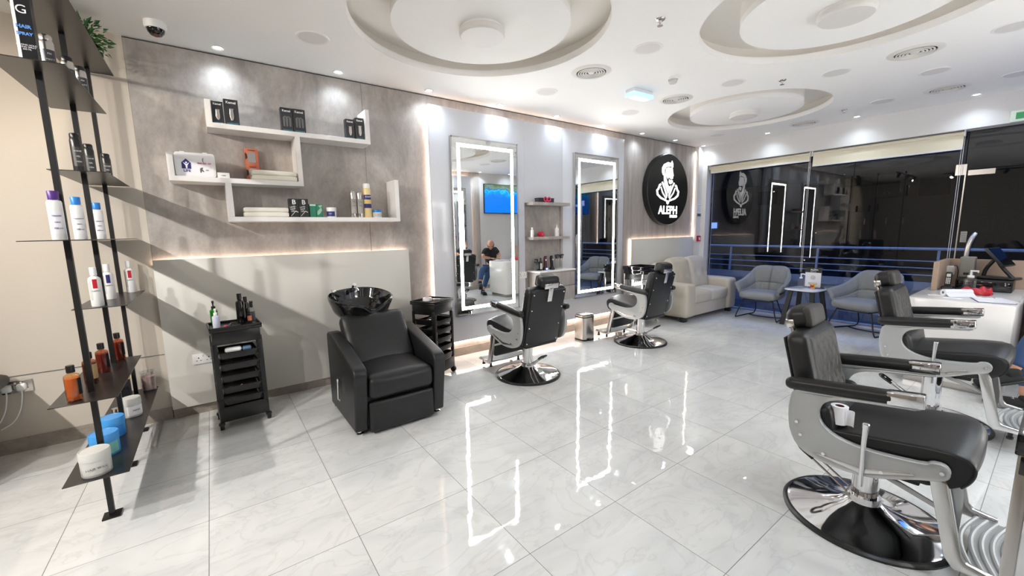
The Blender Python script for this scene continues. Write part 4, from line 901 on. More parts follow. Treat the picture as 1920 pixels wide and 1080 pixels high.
z = .3005
jar('large grey white jar at the near corner of the lowest plate', (.918, -.43, z), .060, .125, JARW, JARW, 'jars on the lowest plate', 'HAIR WAX', JARW, rz=.2)
jar('light blue jar behind the grey white jar on the lowest plate', (.69, -.43, z), .062, .125, LBLUE, LBLUE, 'jars on the lowest plate', 'GEL', mat('jar_green', srgb(120, 190, 180), .4), rz=.2)
jar('light blue jar in the middle of the lowest plate', (.43, -.435, z), .058, .12, LBLUE, LBLUE, 'jars on the lowest plate', 'GEL', BLUECAP, rz=.2)
jar('small white jar on the lowest plate, beyond the blue jars', (.12, -.385, z), .052, .125, JARW, JARW, 'jars on the lowest plate', 'MASK', PAPER, rz=.6)
t = T('clear_tub', 'clear plastic tub with pale pink contents at the wall end of the lowest plate', 'tub', (-.425, -.348, z))
P(MB().lathe([(0, 0), (.045, 0), (.05, .15), (.046, .15), (.042, .006), (0, .006)], 30), 'tub', CLEAR, t); P(MB().lathe([(0, .007), (.04, .007), (.043, .11), (0, .11)], 24), 'contents', mat('pale_pink', srgb(200, 180, 172), .8, vary=(60, srgb(160, 110, 105))), t)
c = carton('black carton with a yellow top at the wall end of the lowest plate', (-.30, -.468, z), .09, .07, .165, mat('black_card', (.02, .021, .025), .3), name='wax_carton', rz=.1)
P(MB().box(-.0455, .0455, -.0355, .0355, .155, .1665), 'yellow_top', mat('yellow', srgb(235, 190, 50), .5), c, smooth=False); P(MB().box(.0452, .046, -.025, .025, .03, .1), 'label', CLEAR, c, smooth=False)
t = T('small_pot', 'small black pot beside the middle post on the lowest plate', 'pot', (.10, -.465, z)); P(MB().lathe([(0, 0), (.02, 0), (.02, .05), (0, .05)], 20), 'body', BLACK, t); P(MB().lathe([(.021, .04), (.021, .064), (0, .065)], 20), 'lid', STEEL, t)
t = T('acrylic_channel', 'clear half round acrylic channel lying on the floor beside the shelf unit', 'channel', (-.17, -.325, 0), 0)
P(MB().prism([(.034*math.cos(PI*k/10), .034*math.sin(PI*k/10)) for k in range(11)] + [(.030*math.cos(PI*k/10), .030*math.sin(PI*k/10)) for k in range(10, -1, -1)], -.29, .24, 'x'), 'shell', CLEAR, t)

# ------------------------------------------------------------------ goods on the trolleys
z = .787
R1 = lambda x, y: (-.125+x-.05*y, .235+y+.05*x)
def on1(x, y, zz=z): a = R1(x, y); return (a[0], a[1], zz)
b_ = bottle('green soap bottle with a black pump on the left trolley', on1(-.11, -.115), .026, .19, GREENB, BLACK, 'pump', name='pump_bottle'); P(MB().lathe([(0, .004), (.023, .004), (.0235, .10), (0, .10)], 20), 'liquid', mat('green_liquid', srgb(30, 160, 60), .3), b_)
b_ = bottle('small white foam bottle with a clear cap on the left trolley', on1(.085, -.115), .024, .155, mat('pale_lilac', srgb(205, 208, 226), .4), WHITEM, 'pump', name='foam_bottle')
b_ = bottle('tall black bottle on the left trolley', on1(-.02, .055), .031, .24, GLOSSBLK, BLACK, 'round')
b_ = bottle('second tall black bottle, behind the other on the left trolley', on1(-.10, .10), .026, .20, GLOSSBLK, BLACK, 'round')
b_ = bottle('clear spray bottle with a black trigger at the right of the left trolley', on1(.02, .125), .024, .18, CLEAR, BLACK, 'spray', lab=GREY, name='spray_bottle')
t = T('orange_print_bottle', 'small black bottle with an orange print on the left trolley', 'bottle', on1(.075, .10)); P(MB().lathe([(0, 0), (.016, 0), (.016, .085), (.008, .09), (.008, .105), (0, .105)], 18), 'body', BLACK, t); lab_arc(.016, .03, .07, -1, 1, ORANGE, t)
t = T('pink_pot', 'tiny pink pot on the left trolley', 'pot', on1(.10, -.06)); P(MB().lathe([(0, 0), (.012, 0), (.012, .016), (0, .017)], 16), 'body', mat('pink', srgb(170, 40, 90), .4), t); P(MB().lathe([(.0128, .012), (.0128, .02), (0, .021)], 16), 'lid', mat('pink_lid', srgb(200, 80, 120), .4), t)
t = T('shaver_case', 'white and blue shaver lying in the top drawer of the left trolley', 'shaver', on1(.09, -.03, .59)); P(MB().cushion((0, 0, .02), (.06, .11, .035), .015), 'body', WHITEM, t); P(MB().cushion((0, .09, .018), (.05, .06, .03), .012), 'head', mat('steel_blue', srgb(90, 120, 150), .4), t)
t = T('hair_clips', 'grey hair clips in the lowest but one drawer of the left trolley', 'clips', on1(.09, -.04, .29)); P(MB().cushion((0, -.03, .012), (.03, .03, .024), .01).tube([(0, .02, .006), (0, .04, .03), (0, .06, .006)], .006), 'clip', STEEL, t)
z2 = .787
t = T('tape_roll', 'white tape roll on the trolley behind the wash chair', 'tape roll', (-.12, 1.885, z2+.002)); P(MB().lathe([(.025, 0), (.045, 0), (.045, .03), (.025, .03), (.025, 0)], 26), 'roll', PAPER, t); P(MB().lathe([(.0245, .001), (.0245, .029)], 20), 'core', WOOD, t)
t = T('comb', 'flat steel comb lying across the trolley behind the wash chair', 'comb', (-.05, 1.98, z2+.016), .9); P(MB().box(-.1, .1, -.012, .012, 0, .004, .001), 'spine', STEEL, t); tm_ = MB()
for k in range(24): tm_.box(-.095+k*.006, -.0925+k*.006, .012, .03, .0005, .0035)
P(tm_, 'teeth', STEEL, t)
for k, (zz, l) in enumerate(((.60, 'grey clipper lying in the top drawer of the trolley behind the wash chair'), (.505, 'dark clipper lying in the second drawer of the trolley behind the wash chair'), (.40, 'black clipper lying in the third drawer of the trolley behind the wash chair'))):
    t = T('hair_clipper', l, 'clipper', (-.06, 1.90, zz-.012), .7, 'clippers in the drawers'); P(MB().cushion((0, 0, .018), (.05, .15, .032), .014), 'body', (STEEL, GREY, BLACK)[k], t); P(MB().box(-.02, .02, .072, .09, .008, .022, .002), 'blade', CHROME, t)

# ------------------------------------------------------------------ niche between the mirrors
t = T('niche_shelf', 'upper grey wall shelf between the lit mirrors', 'shelf', (PX, 3.72, 1.80), group='grey niche shelves'); P(MB().box(PX-.02, -.285, 3.435, 4.075, 1.80, 1.838, .001), 'board', CONC2, t, world=True)
t = T('niche_shelf', 'lower grey wall shelf between the lit mirrors, holding a red pot', 'shelf', (PX, 3.72, 1.364), group='grey niche shelves'); P(MB().box(PX-.02, -.285, 3.435, 4.075, 1.364, 1.40, .001), 'board', CONC2, t, world=True)
t = T('wall_cabinet', 'grey wall cabinet with a white top and two drawers between the lit mirrors', 'cabinet', (PX, 3.83, .55))
P(MB().box(PX, -.20, 3.47, 4.075, .56, .945, .001), 'carcass', CONC2, t, world=True); P(MB().box(PX-.02, -.185, 3.455, 4.085, .945, .962, .002), 'white_top', WHITE, t, world=True)
for z0 in (.565, .757): P(MB().box(-.20, -.183, 3.475, 4.07, z0, z0+.176, .001), 'drawer', CONC2, t, world=True)
ZS = 1.8385
t = T('gift_box', 'dark box behind the pink bow on the upper niche shelf', 'box', (-.36, 3.69, ZS)); P(MB().box(-.04, .04, -.13, .13, 0, .052, .002), 'box_body', CARTON, t, smooth=False); P(MB().box(-.042, .042, -.132, .132, .04, .056, .002), 'lid', CARTON, t, smooth=False)
t = T('pink_bow', 'pink ribbon bow on the upper niche shelf', 'bow', (-.305, 3.69, ZS))
bw = MB(); pk = mat('pink_ribbon', srgb(220, 60, 110), .5)
for s in (-1, 1): bw.tube([(0, 0, .035), (0, s*.02, .065), (0, s*.05, .06), (0, s*.055, .035), (0, s*.04, .012), (0, 0, .03)], .008, 8, smooth=2)
P(bw, 'loop', pk, t); P(MB().cushion((0, 0, .033), (.02, .02, .024), .008).tube([(0, .004, .025), (.0, .02, .004)], .006).tube([(0, -.004, .025), (.0, -.02, .004)], .006), 'knot', pk, t)
t = T('red_pot', 'small round red pot on the lower niche shelf', 'pot', (-.34, 3.61, 1.4005)); P(MB().lathe([(0, 0), (.032, .0), (.046, .02), (.048, .04), (.038, .055), (.0, .056)], 28), 'body', RED, t); P(MB().lathe([(.03, .054), (.03, .066), (0, .068)], 24), 'lid', RED, t)
P(MB().sheet(lambda u, v: (.0485*math.cos(-.5+u), .0485*math.sin(-.5+u), .015+.03*v), 10, 1), 'label', pk, t)
bottle('white dropper bottle at the right of the lower niche shelf', (-.34, 3.885, 1.4005), .028, .155, WHITEM, WHITEM, 'dropper', lab=PAPER, txt=('OIL', 'ml'))
bottle('white bottle at the left end of the lower niche shelf', (-.33, 3.455, 1.4005), .02, .12, WHITEM, WHITEM, 'round')
ZT = .9625
for k, (x, y, h, st_, m_, l) in enumerate(((-.33, 3.50, .155, 'pump', CLEAR, 'grey pump bottle at the left of the niche cabinet top'), (-.36, 3.56, .15, 'round', GLOSSBLK, 'black bottle second from left on the niche cabinet top'), (-.33, 3.59, .165, 'round', BLACK, 'black bottle with a white strip on the niche cabinet top'))):
    b_ = bottle(l, (x, y, ZT), .022, h, m_, BLACK, st_, group='bottles on the niche cabinet', lab=JARW if k == 2 else GREY)
for k, (y, l) in enumerate(((3.66, 'hair clipper standing in a blue lit charging base'), (3.78, 'black hair clipper leaning in its charging base'))):
    t = T('standing_clipper', l, 'clipper', (-.32, y, ZT), .0, 'clippers on the niche cabinet')
    P(MB().lathe([(0, 0), (.036, 0), (.034, .02), (.022, .045), (.0, .046)], 24), 'charging_base', BLACK, t)
    P(MB(Matrix.Translation((0, 0, .03)) @ Matrix.Rotation((.0, .12)[k], 4, 'X')).cushion((0, 0, .075), (.034, .042, .15), .016).box(-.004, .02, -.016, .016, .143, .158, .003), 'body', mat('clipper_red', (.08, .015, .02), .3) if k == 0 else BLACK, t)
    P(MB().cyl((.016, 0, .135), (.021, 0, .135), .011), 'badge', PRINTW, t)
    if k == 0: P(MB().box(.03, .037, -.014, .014, .008, .03), 'blue_light', emit('blue_led', (.1, .2, 1), 2), t)
for k, y in enumerate((3.865, 3.945)): bottle(['clear spray bottle, left one', 'clear spray bottle, right one'][k]+' at the right of the niche cabinet top', (-.33, y, ZT), .028, .20, CLEAR, BLACK, 'spray', group='clear spray bottles', name='spray_bottle', rz=1.2)

# sockets, alarm, notices
def socket(label, M_, n=2, w=.146, plug=0):
    t = T('wall_socket', label, 'socket', group='wall sockets')
    P(MB(M_).box(-w/2, w/2, -.043, .043, 0, .009, .003), 'plate', WHITEM if not plug else STEEL, t)
    h = MB(M_)
    for k in range(n):
        cx = (k-.5)*.068 if n == 2 else 0
        h.box(cx-.004, cx+.004, .004, .014, .0085, .0096).box(cx-.018, cx-.008, -.016, -.011, .0085, .0096).box(cx+.008, cx+.018, -.016, -.011, .0085, .0096)
    P(h, 'pin_hole', DARKGAP, t)
    P(MB(M_).box(-.012, -.002, .02, .034, .009, .013, .002).box(.014, .024, .02, .034, .009, .013, .002), 'switch', WHITEM, t)
    return t
socket('white double socket on the low panel behind the left trolley', wallM(XL+.045, .01, .475))
socket('white double socket on the gloss panel right of the nearer lit mirror', wallM(PX, 3.35, .915))
sk = socket('metal double socket with white plugs near the left picture edge', wallM(XL, -1.03, .47), plug=1)
for k, y in enumerate((-1.075, -1.005)):
    t = T('power_plug', ['left white plug in the metal socket, above the black chair', 'right white plug in the metal socket with its lead hanging down'][k], 'plug', (XL+.009, y, .47), group='white plugs')
    P(MB().cushion((.02, 0, 0), (.036, .05, .05), .014), 'body', WHITEM, t); P(MB().tube([(.03, 0, -.02), (.035, .0, -.06), (.03, -.02, -.16), (.035, -.06, -.24), (.04, -.12, -.27)], .004, 8, smooth=2), 'lead', WHITEM, t)
t = T('fire_call_point', 'red fire alarm call point on the corner pier', 'fire alarm', (-.43, 7.545, 1.28)); P(MB().box(0, .035, -.045, .045, -.05, .05, .004), 'box_body', RED, t); P(MB().box(.035, .037, -.025, .025, -.03, .02), 'window', WHITEM, t)
t = T('price_notice', 'small white printed notice on the corner pier', 'notice', (-.43, 7.54, 1.83)); P(MB().box(0, .003, -.07, .07, -.075, .075), 'sheet', PAPER, t, smooth=False)
for k, s in enumerate(('OPENING HOURS', 'DAILY    10:00', 'FRIDAY    14:00', 'CLOSE     22:00')): text(s, .015, wallM(.0036, 0, .05-.03*k), mat('notice_red', srgb(150, 40, 50), .5) if k % 2 else GREY, t)
t = T('thermostat', 'grey thermostat below the printed notice on the pier', 'thermostat', (-.43, 7.54, 1.715)); P(MB().box(0, .014, -.06, .06, -.025, .025, .003), 'case', mat('mid_grey', srgb(110, 112, 116), .4), t); P(MB().box(.014, .0146, -.04, .02, -.015, .015), 'display', BLACK, t)

# ------------------------------------------------------------------ goods on the side table and the desk
ZB2 = .5555
b_ = bottle('clear hand sanitiser pump bottle on the small marble table', (1.40, 7.22, ZB2), .037, .22, CLEAR, WHITEM, 'pump', name='sanitiser_bottle', lab=CLEAR)
t = T('sign_holder', 'clear acrylic stand with a printed shop leaflet on the small marble table', 'sign holder', (1.49, 7.42, ZB2), -.1)
P(MB().box(-.115, .115, -.003, .003, 0, .30).box(-.115, .115, -.04, .04, 0, .003), 'acrylic', CLEAR, t, smooth=False)
lf_ = P(MB().box(-.105, .105, -.005, -.0035, .01, .29), 'leaflet', PAPER, t, smooth=False); P(MB().box(-.105, .105, -.006, -.005, .225, .29), 'header_band', BLACK, lf_, smooth=False)
text('ALEPH', .034, southM(.01, -.0066, .265), PRINTW, lf_, bold=.0006); text('MEN SALON', .014, southM(.0, -.0066, .238), PRINTW, lf_)
P(MB().cyl((-.0, -.0056, .15), (-.0, -.0052, .15), .035).box(-.06, .06, -.0056, -.0052, .04, .075), 'grey_print', JARW, lf_, smooth=False)
t = T('paper_cup', 'small yellow paper cup on the small marble table', 'cup', (1.53, 7.30, ZB2)); P(MB().lathe([(0, 0), (.026, 0), (.036, .075), (.034, .075), (.025, .004), (0, .004)], 26), 'cup', mat('cup_yellow', srgb(222, 176, 84), .5), t); lab_arc(.034, .02, .05, -2.2, -.9, RED, t); P(MB().lathe([(.034, .073), (.038, .076), (.034, .079)], 24), 'rim', PAPER, t)
t = T('mobile_phone', 'dark mobile phone lying on the small marble table', 'phone', (1.585, 7.36, ZB2), .5); P(MB().box(-.07, .07, -.035, .035, 0, .009, .003), 'case', BLACK, t); P(MB().box(-.064, .064, -.031, .031, .009, .0095), 'screen', GLOSSBLK, t)
t = T('paper_strip_roll', 'white paper neck strip roll standing on the seat of the nearest barber chair', 'paper roll', (3.165, 2.487, .545), -.3)
P(MB().lathe([(.018, 0), (.034, 0), (.034, .085), (.018, .085), (.018, 0)], 34), 'roll', PAPER, t); P(MB().lathe([(.0175, .001), (.0175, .0845)], 24), 'cardboard_core', mat('core_brown', srgb(120, 70, 60), .8), t)
P(MB().sheet(lambda u, v: (.034+.03*u, -.01+.025*math.sin(u*2.6), .004+.076*v-.008*u), 10, 2), 'loose_end', PAPER, t)
ZD = .8005
t = T('cash_drawer', 'flat black cash drawer at the back of the white desk', 'cash drawer', (3.26, 6.48, ZD)); P(MB().box(-.19, .19, -.16, .16, 0, .115, .005), 'case', BLACK, t); P(MB().box(-.18, .18, -.165, -.158, .012, .10, .003), 'drawer_front', GLOSSBLK, t); P(MB().box(-.05, .0, -.1665, -.164, .06, .066), 'handle_slot', STEEL, t)
t = T('desk_speaker', 'grey box speaker standing on the cash drawer on the desk', 'speaker', (3.125, 6.50, ZD+.1155)); P(MB().box(-.055, .055, -.06, .06, 0, .215, .012, 3), 'case', mat('speaker_grey', srgb(128, 126, 120), .6), t); P(MB().box(-.02, .02, -.062, -.058, .03, .055, .003), 'port', BLACK, t)
t = T('pos_terminal', 'black tilted touch screen till on a forked stand on the desk', 'till', (3.33, 6.46, ZD+.1155), -.25)
M_ = Matrix.Translation((.0, .02, .22)) @ Matrix.Rotation(-.66, 4, 'Y')
P(MB(M_).box(-.012, .012, -.13, .13, -.11, .11, .006), 'screen_case', BLACK, t); P(MB(M_).box(.012, .0135, -.12, .12, -.10, .10), 'screen', GLOSSBLK, t)
P(MB().tube([(.11, 0, .02), (.03, 0, .12), (-.02, 0, .21)], .016, 10, smooth=1).tube([(-.09, 0, .02), (-.08, 0, .1), (-.03, 0, .19)], .016, 10, smooth=1).cushion((.02, 0, .014), (.26, .18, .028), .012), 'stand', BLACK, t)
t = T('cordless_phone', 'black cordless telephone in its base at the left of the desk', 'telephone', (3.03, 6.225, ZD), 0); P(MB().cushion((0, .01, .02), (.09, .10, .04), .015), 'base', BLACK, t)
M_ = Matrix.Translation((0, .0, .035)) @ Matrix.Rotation(-.12, 4, 'X'); h_ = P(MB(M_).cushion((0, 0, .075), (.046, .026, .15), .011), 'handset', BLACK, t)
P(MB(M_).box(-.015, .015, -.0142, -.0125, .10, .13), 'display', JARW, h_); kp = MB(M_)
for a in (-1, 0, 1):
    for c in range(4): kp.box(a*.012-.004, a*.012+.004, -.0146, -.0128, .03+c*.016, .04+c*.016)
P(kp, 'keypad', PRINTW, h_)
t = T('wall_adaptor', 'white adaptor with black cable on the wood upstand behind the telephone', 'adaptor', (2.99, 6.60, ZD+.18)); P(MB().box(-.025, .035, -.03, .03, -.05, .04, .006), 'body', WHITEM, t); P(MB().tube([(.02, 0, .03), (.05, -.03, .06), (.07, -.05, -.02), (.06, -.06, -.17)], .004, 8, smooth=2), 'cable', BLACK, t)
b_ = bottle('large clear pump bottle on the white desk', (3.185, 6.20, ZD), .046, .215, CLEAR, WHITEM, 'pump', name='sanitiser_bottle', lab=CLEAR)
t = T('paper_towel_roll', 'white paper roll lying on the white desk', 'paper roll', (3.15, 5.76, ZD+.033), .75); P(MB().cyl((-.11, 0, 0), (.11, 0, 0), .032, seg=28), 'roll', PAPER, t); P(MB().sheet(lambda u, v: (-.11+.22*v, -.032-.06*u, -.0+.0-.031*math.sin(min(1, u*1.2)*PI/2)), 6, 2), 'loose_sheet', PAPER, t); P(MB().cyl((-.1105, 0, 0), (-.10, 0, 0), .012), 'core', GREY, t)
t = T('red_cloth', 'crumpled red cloth on the white desk', 'cloth', (3.25, 5.99, ZD+.003)); rn = random.Random(5); bm_ = MB().cushion((0, 0, .02), (.20, .13, .04), .018, (0, 0, .01), 16)
for v in bm_.bm.verts: v.co.z = max(0, v.co.z*(1+.55*math.sin(v.co.x*60+2)*math.sin(v.co.y*70)+.3*math.sin(v.co.x*25-v.co.y*45)))
P(bm_, 'cloth', RED, t); P(MB().tube([(-.11, .0, .01), (-.06, .03, .035), (0, .05, .03), (.06, .03, .04), (.10, -.02, .012)], .012, 8, smooth=2), 'fold', RED, t)
t = T('clipboard', 'dark clipboard with loose white papers at the front of the white desk', 'clipboard', (3.385, 5.60, ZD), .25); P(MB().box(-.11, .11, -.15, .15, 0, .004, .002), 'board', NAVY, t)
P(MB().box(-.105, .105, -.148, .13, .0045, .008), 'papers', PAPER, t, smooth=False); P(MB(Matrix.Rotation(.22, 4, 'Z')).box(-.09, .12, -.12, .16, .0085, .010), 'top_sheet', PAPER, t, smooth=False); P(MB().box(-.04, .04, .13, .15, .004, .014, .003), 'clip', STEEL, t)
for k, (x, y, a) in enumerate(((3.03, 5.70, .3), (3.15, 5.58, -.2))):
    t = T('paper_slip', ['small white paper slip left of the paper roll on the desk', 'small white paper slip in front of the paper roll on the desk'][k], 'paper', (x, y, ZD), a, 'paper slips'); P(MB().box(-.06, .06, -.03, .03, 0, .001), 'slip', PAPER, t, smooth=False)
# ------------------------------------------------------------------ black furniture cut by the left picture edge
t = T('black_armchair', 'black padded chair cut off by the left picture edge', 'chair', (-.12, -1.52, 0))
P(MB().cushion((-.12, -1.52, .27), (.62, .74, .50), .04, n=12), 'body', LEATHER, t, world=True)
P(MB().cushion((-.12, -1.50, .545), (.70, .92, .085), .04, (0, 0, .008), n=14), 'padded_top', LEATHERG, t, world=True)
P(MB().cushion((-.12, -1.95, .75), (.62, .14, .5), .05, n=12), 'backrest', LEATHER, t, world=True)
for a in (-.38, .14):
    for c in (-1.83, -1.2): P(MB().cyl((a, c, 0), (a, c, .04), .025), 'foot', CHROME, t, world=True)

# ------------------------------------------------------------------ seated barber
def skinmesh(name, chains, m, parent, sub=2, label=None, root=0):
    verts, edges, rad, idx = [], [], [], {}
    for ch in chains:
        prev = None
        for key, co, r in ch:
            if key is not None and key in idx: i = idx[key]
            else:
                i = len(verts); verts.append(co); rad.append(r)
                if key is not None: idx[key] = i
            if prev is not None: edges.append((prev, i))
            prev = i
    me = bpy.data.meshes.new(name); me.from_pydata(verts, edges, [])
    o = bpy.data.objects.new(name, me); sc.collection.objects.link(o)
    md = o.modifiers.new('s', 'SKIN'); md.use_smooth_shade = True
    for i, d_ in enumerate(me.skin_vertices[0].data):
        r = rad[i]; d_.radius = r if isinstance(r, tuple) else (r, r); d_.use_root = (i == root)
    if sub: s_ = o.modifiers.new('d', 'SUBSURF'); s_.levels = sub; s_.render_levels = sub
    bpy.context.view_layer.update()
    em = bpy.data.meshes.new_from_object(o.evaluated_get(bpy.context.evaluated_depsgraph_get()))
    bpy.data.objects.remove(o); mb = MB(); mb.bm.from_mesh(em); bpy.data.meshes.remove(em)
    return mb
pr = T('person', 'seated bald man in black T-shirt and blue jeans writing at the white desk, legs crossed', 'person', (3.92, 5.72, 0))
Hc = Vector((3.70, 5.535, 1.165)); N_ = ('n', (3.80, 5.60, 1.07), .052)
pel = ('p', (3.97, 5.72, .56), (.15, .12)); wst = ('w', (3.95, 5.70, .74), (.135, .105)); che = ('c', (3.88, 5.655, .95), (.155, .115))
shL, shR = ('a', (3.78, 5.44, 1.035), .058), ('b', (3.95, 5.83, 1.035), .058)
elL, elR = ('el', (3.74, 5.32, .88), .042), ('er', (3.86, 5.90, .89), .042)
wrL, wrR = ('wl', (3.68, 5.52, .845), .028), ('wr', (3.70, 5.74, .845), .028)
hpL, hpR = ('hl', (3.88, 5.60, .54), .082), ('hr', (3.98, 5.82, .54), .082)
knL, knR = ('kl', (3.66, 5.24, .60), .058), ('kr', (3.68, 5.44, .52), .058)
anL, anR = ('al', (3.56, 5.14, .30), .036), ('ar', (3.64, 5.25, .09), .038)
body = skinmesh('body', [[pel, wst, che, N_, (None, tuple(Hc+Vector((.03, .015, -.03))), .058)], [che, shL, elL, wrL], [che, shR, elR, wrR], [pel, hpL, knL, anL], [pel, hpR, knR, anR]], SKIN, pr)
fd = Vector((-.62, -.42, -.66)).normalized(); up = (Vector((0, 0, 1))-fd*fd.z).normalized(); rg = fd.cross(up)
HM = Matrix.Translation(Hc) @ Matrix((fd, -rg, up)).transposed().to_4x4()      # local x forward, z up
def head(u, v):
    a, p = 2*PI*u, PI*v-PI/2; x, y, z = math.cos(a)*math.cos(p), math.sin(a)*math.cos(p), math.sin(p)
    f = max(0, x); jaw = max(0, -z)
    return (x*(.100-.012*jaw)+.006*f-.012*jaw*max(0, -x)*4, y*(.078-.022*jaw), z*.118+(.004 if z > 0 else 0))
hd = MB().sheet(head, 28, 20); bmesh.ops.remove_doubles(hd.bm, verts=hd.bm.verts[:], dist=.0005); body.merge(hd.bm, HM)
hx = MB(); hx.cushion((.105, 0, -.012), (.03, .026, .042), .011).cushion((.098, 0, -.032), (.024, .036, .016), .008)
for s in (-1, 1): hx.cushion((-.005, s*.08, -.005), (.03, .014, .055), .007).cushion((.092, s*.032, .018), (.018, .034, .012), .006)
hx.cushion((.092, 0, -.062), (.016, .045, .014), .006); body.merge(hx.bm, HM)
def hand(w_, dr, sd):
    w_, dr = Vector(w_), Vector(dr).normalized(); sd = Vector(sd).normalized(); mb = MB()
    dn_ = Vector((0, 0, -1))
    q = Matrix((dr, sd, dr.cross(sd))).transposed().to_4x4()
    mb.cushion(w_+dr*.045, (.085, .076, .028), .012, M=None) if False else mb.merge(MB(Matrix.Translation(w_+dr*.045) @ q).cushion((0, 0, 0), (.085, .076, .028), .012).bm)
    for k, L_ in enumerate((.062, .072, .068, .052)):
        b0 = w_+dr*.082+sd*(.029-.0195*k); mb.tube([b0, b0+dr*L_*.45+dn_*.004, b0+dr*L_*.8+dn_*.016, b0+dr*L_*.95+dn_*.03], [.0088, .0084, .0075, .006], 8, smooth=1)
    b0 = w_+dr*.025+sd*.034; mb.tube([b0, b0+dr*.022+sd*.022+dn_*.004, b0+dr*.05+sd*.024+dn_*.012], [.0105, .0095, .0075], 8, smooth=1)
    return mb.bm
body.merge(hand(wrL[1], (-.62, .75, -.12), (-.75, -.62, 0))); body.merge(hand(wrR[1], (-.9, -.4, -.12), (.4, -.9, 0)))
bo = P(body, 'body', SKIN, pr, world=True, smooth=70)
def gr(c, k): return (c[0], c[1], tuple(x*k+.012 for x in c[2]) if isinstance(c[2], tuple) else c[2]*k+.012)
def mix(a, c, f, r): return (None, tuple(a[1][i]*(1-f)+c[1][i]*f for i in range(3)), r)
ts = skinmesh('t_shirt', [[('w0', (3.965, 5.715, .60), (.155, .125)), gr(wst, 1.03), gr(che, 1.03), (None, (3.81, 5.61, 1.06), .066)], [gr(che, 1.03), gr(shL, 1.1), mix(shL, elL, .75, .062)], [gr(che, 1.03), gr(shR, 1.1), mix(shR, elR, .75, .062)]], TSHIRT, pr)
ts = P(ts, 't_shirt', TSHIRT, pr, world=True, smooth=70)
P(MB(Matrix.Translation((3.742, 5.56, .95)) @ Matrix.Rotation(.55, 4, 'Z')).box(-.003, .0, -.05, -.015, -.02, .03), 'chest_logo', PRINTW, ts, world=True)
je = skinmesh('jeans', [[gr(pel, 1.04), gr(hpL, 1.04), gr(knL, 1.1), mix(knL, anL, .86, .055)], [gr(pel, 1.04), gr(hpR, 1.04), gr(knR, 1.1), mix(knR, anR, .86, .056)]], JEANS, pr)
P(je, 'jeans', JEANS, pr, world=True, smooth=70)
def shoe(p, toe, z0, tilt=0):
    p = Vector(p); d_ = Vector(toe).normalized(); M_ = Matrix.Translation((p.x, p.y, z0)) @ Matrix.Rotation(math.atan2(d_.y, d_.x), 4, 'Z') @ Matrix.Rotation(tilt, 4, 'Y')
    o = P(MB(M_).cushion((.065, 0, .04), (.27, .095, .062), .03, (0, 0, .01), 10).cushion((-.025, 0, .075), (.10, .085, .08), .035), 'shoe', TSHIRT, pr, world=True)
    P(MB(M_).cushion((.065, 0, .010), (.285, .10, .024), .011), 'sole', BLACK, o, world=True)
    P(MB(M_).tube([(.05, -.02, .083), (.055, .03, .082), (.085, -.03, .07), (.09, .025, .068)], .004, 6), 'laces', PRINTW, o, world=True)
shoe(anR[1], (-.95, -.30, 0), 0); shoe((3.57, 5.13, 0), (-.9, -.45, 0), .225, .35)
hair = MB(HM)
def hb(u, v):
    a = .75+(2*PI-1.5)*u; p = -.35+.62*v; k = 1.035
    return (math.cos(a)*math.cos(p)*.100*k, math.sin(a)*math.cos(p)*.078*k, math.sin(p)*.118*k)
P(hair.sheet(hb, 26, 6), 'short_hair', HAIR, pr, world=True, solid=.004)
def bd(u, v):
    a = -1.15+2.3*u; p = -.95+.48*v; k = 1.03
    return (math.cos(a)*math.cos(p)*.096*k+.004, math.sin(a)*math.cos(p)*.066*k, math.sin(p)*.118*k)
P(MB(HM).sheet(bd, 16, 6), 'beard', HAIR, pr, world=True, solid=.006)
P(MB(HM).cushion((.097, .032, .027), (.012, .036, .007), .003).cushion((.097, -.032, .027), (.012, .036, .007), .003), 'eyebrow', HAIR, pr, world=True)
P(MB(HM).cushion((.0985, .031, .014), (.010, .018, .008), .004).cushion((.0985, -.031, .014), (.010, .018, .008), .004), 'eye', BLACK, pr, world=True)
t = T('stool', 'black round stool under the seated man', 'stool', (3.98, 5.74, 0)); P(MB().lathe([(0, .385), (.17, .385), (.18, .405), (.17, .43), (0, .435)], 32), 'seat', LEATHER, t); P(MB().cyl((0, 0, .05), (0, 0, .395), .025), 'post', CHROME, t)
lg = MB()
for k in range(5): lg.tube([(0, 0, .06), (.24*math.cos(k*2*PI/5), .24*math.sin(k*2*PI/5), .05)], .014, 8).cyl((.24*math.cos(k*2*PI/5), .24*math.sin(k*2*PI/5), 0), (.24*math.cos(k*2*PI/5), .24*math.sin(k*2*PI/5), .05), .02)
P(lg, 'star_base', CHROME, t)

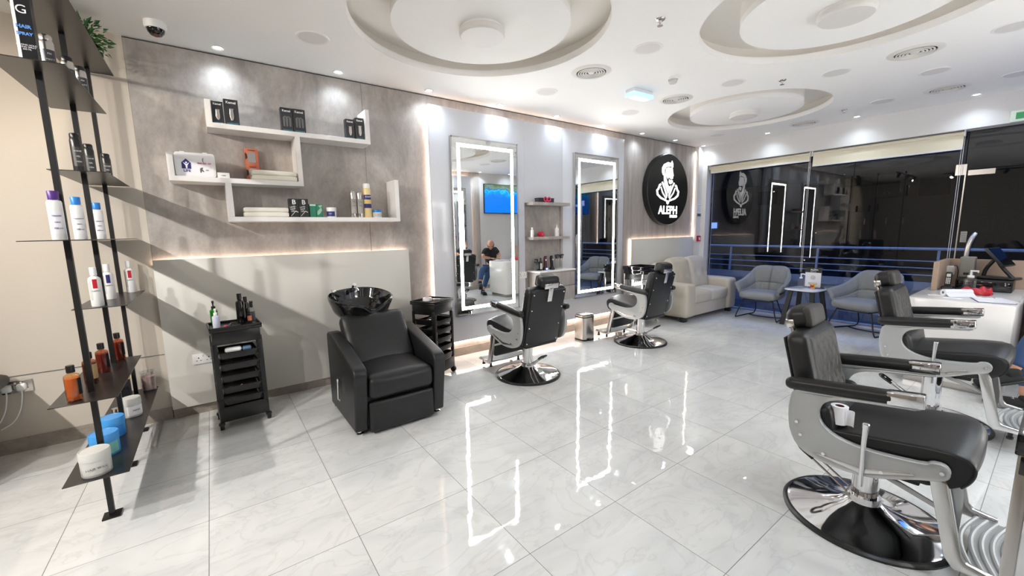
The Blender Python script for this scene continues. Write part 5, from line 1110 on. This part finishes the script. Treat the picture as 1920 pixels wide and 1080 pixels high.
# ------------------------------------------------------------------ night outside
OUT = mat('dark_paving', (.05, .055, .07), .5); BLUEW = mat('parapet_paint', (.30, .34, .42), .6)
S(MB().box(-8, 10, 7.9, 60, -.12, -.02), 'ground', OUT, 'dark paving outside the shop front', 'ground')
t = tag(P(MB().box(-6, 9, 9.0, 9.18, -.02, .56).box(-6, 9, 8.96, 9.0, .44, .58), 'parapet', BLUEW, None, smooth=False), 'low parapet under blue light outside the shop front', 'parapet')
t = T('balcony_railing', 'blue lit metal railing on the parapet outside', 'railing', (1.5, 9.08, .56))
rl = MB().tube([(-6, 9.08, 1.09), (9, 9.08, 1.09)], .022, 10)
P(rl, 'top_rail', BLUEW, t, world=True); rl = MB()
for z in (.68, .79, .90): rl.cyl((-6, 9.08, z), (9, 9.08, z), .009, seg=8)
P(rl, 'cross_rail', BLUEW, t, world=True)
for k in range(9): P(MB().prism([(9.03, .585), (9.07, .585), (9.10, 1.08), (9.07, 1.08)], -5.2+k*1.55, -5.17+k*1.55, 'x'), 'post', BLUEW, t, world=True)
t = T('neighbour_building', 'dark building across the terrace with one blue lit window', 'building', (-4, 24, 0))
P(MB().box(-24, 6, 24, 30, 0, 3.6), 'wall', mat('dim_wall', (.10, .085, .06), .9), t, world=True, smooth=False)
P(MB().box(-9.0, -8.55, 23.93, 24, 1.42, 1.75), 'lit_window', emit('window_blue', (.2, .35, 1), .9), t, world=True, smooth=False)
wd = MB()
for x in (-3.6+1.9, -.2, -6.4): wd.box(x, x+.9, 23.95, 24, 2.6, 3.3)
P(wd, 'dark_window', DARKGAP, t, world=True, smooth=False)
d_ = bpy.data.lights.new('terrace_blue', 'AREA'); d_.energy = 95; d_.color = (.10, .28, 1); d_.shape = 'RECTANGLE'; d_.size = 10; d_.size_y = .3
o = bpy.data.objects.new('terrace_blue', d_); sc.collection.objects.link(o); o.location = (1.5, 8.4, 3.6); o.rotation_euler = (Vector((1.5, 9.3, .4))-Vector((1.5, 8.4, 3.6))).to_track_quat('-Z', 'Y').to_euler()
t = tag(P(MB().box(-3.5, 6.5, 8.2, 8.34, 3.64, 3.72), 'added_blue_strip', emit('blue_strip_glow', (.10, .28, 1), 1.5), None), 'added unseen blue strip matching the terrace light outside', 'strip light')  # strip added out of view as the body of the blue terrace lamp
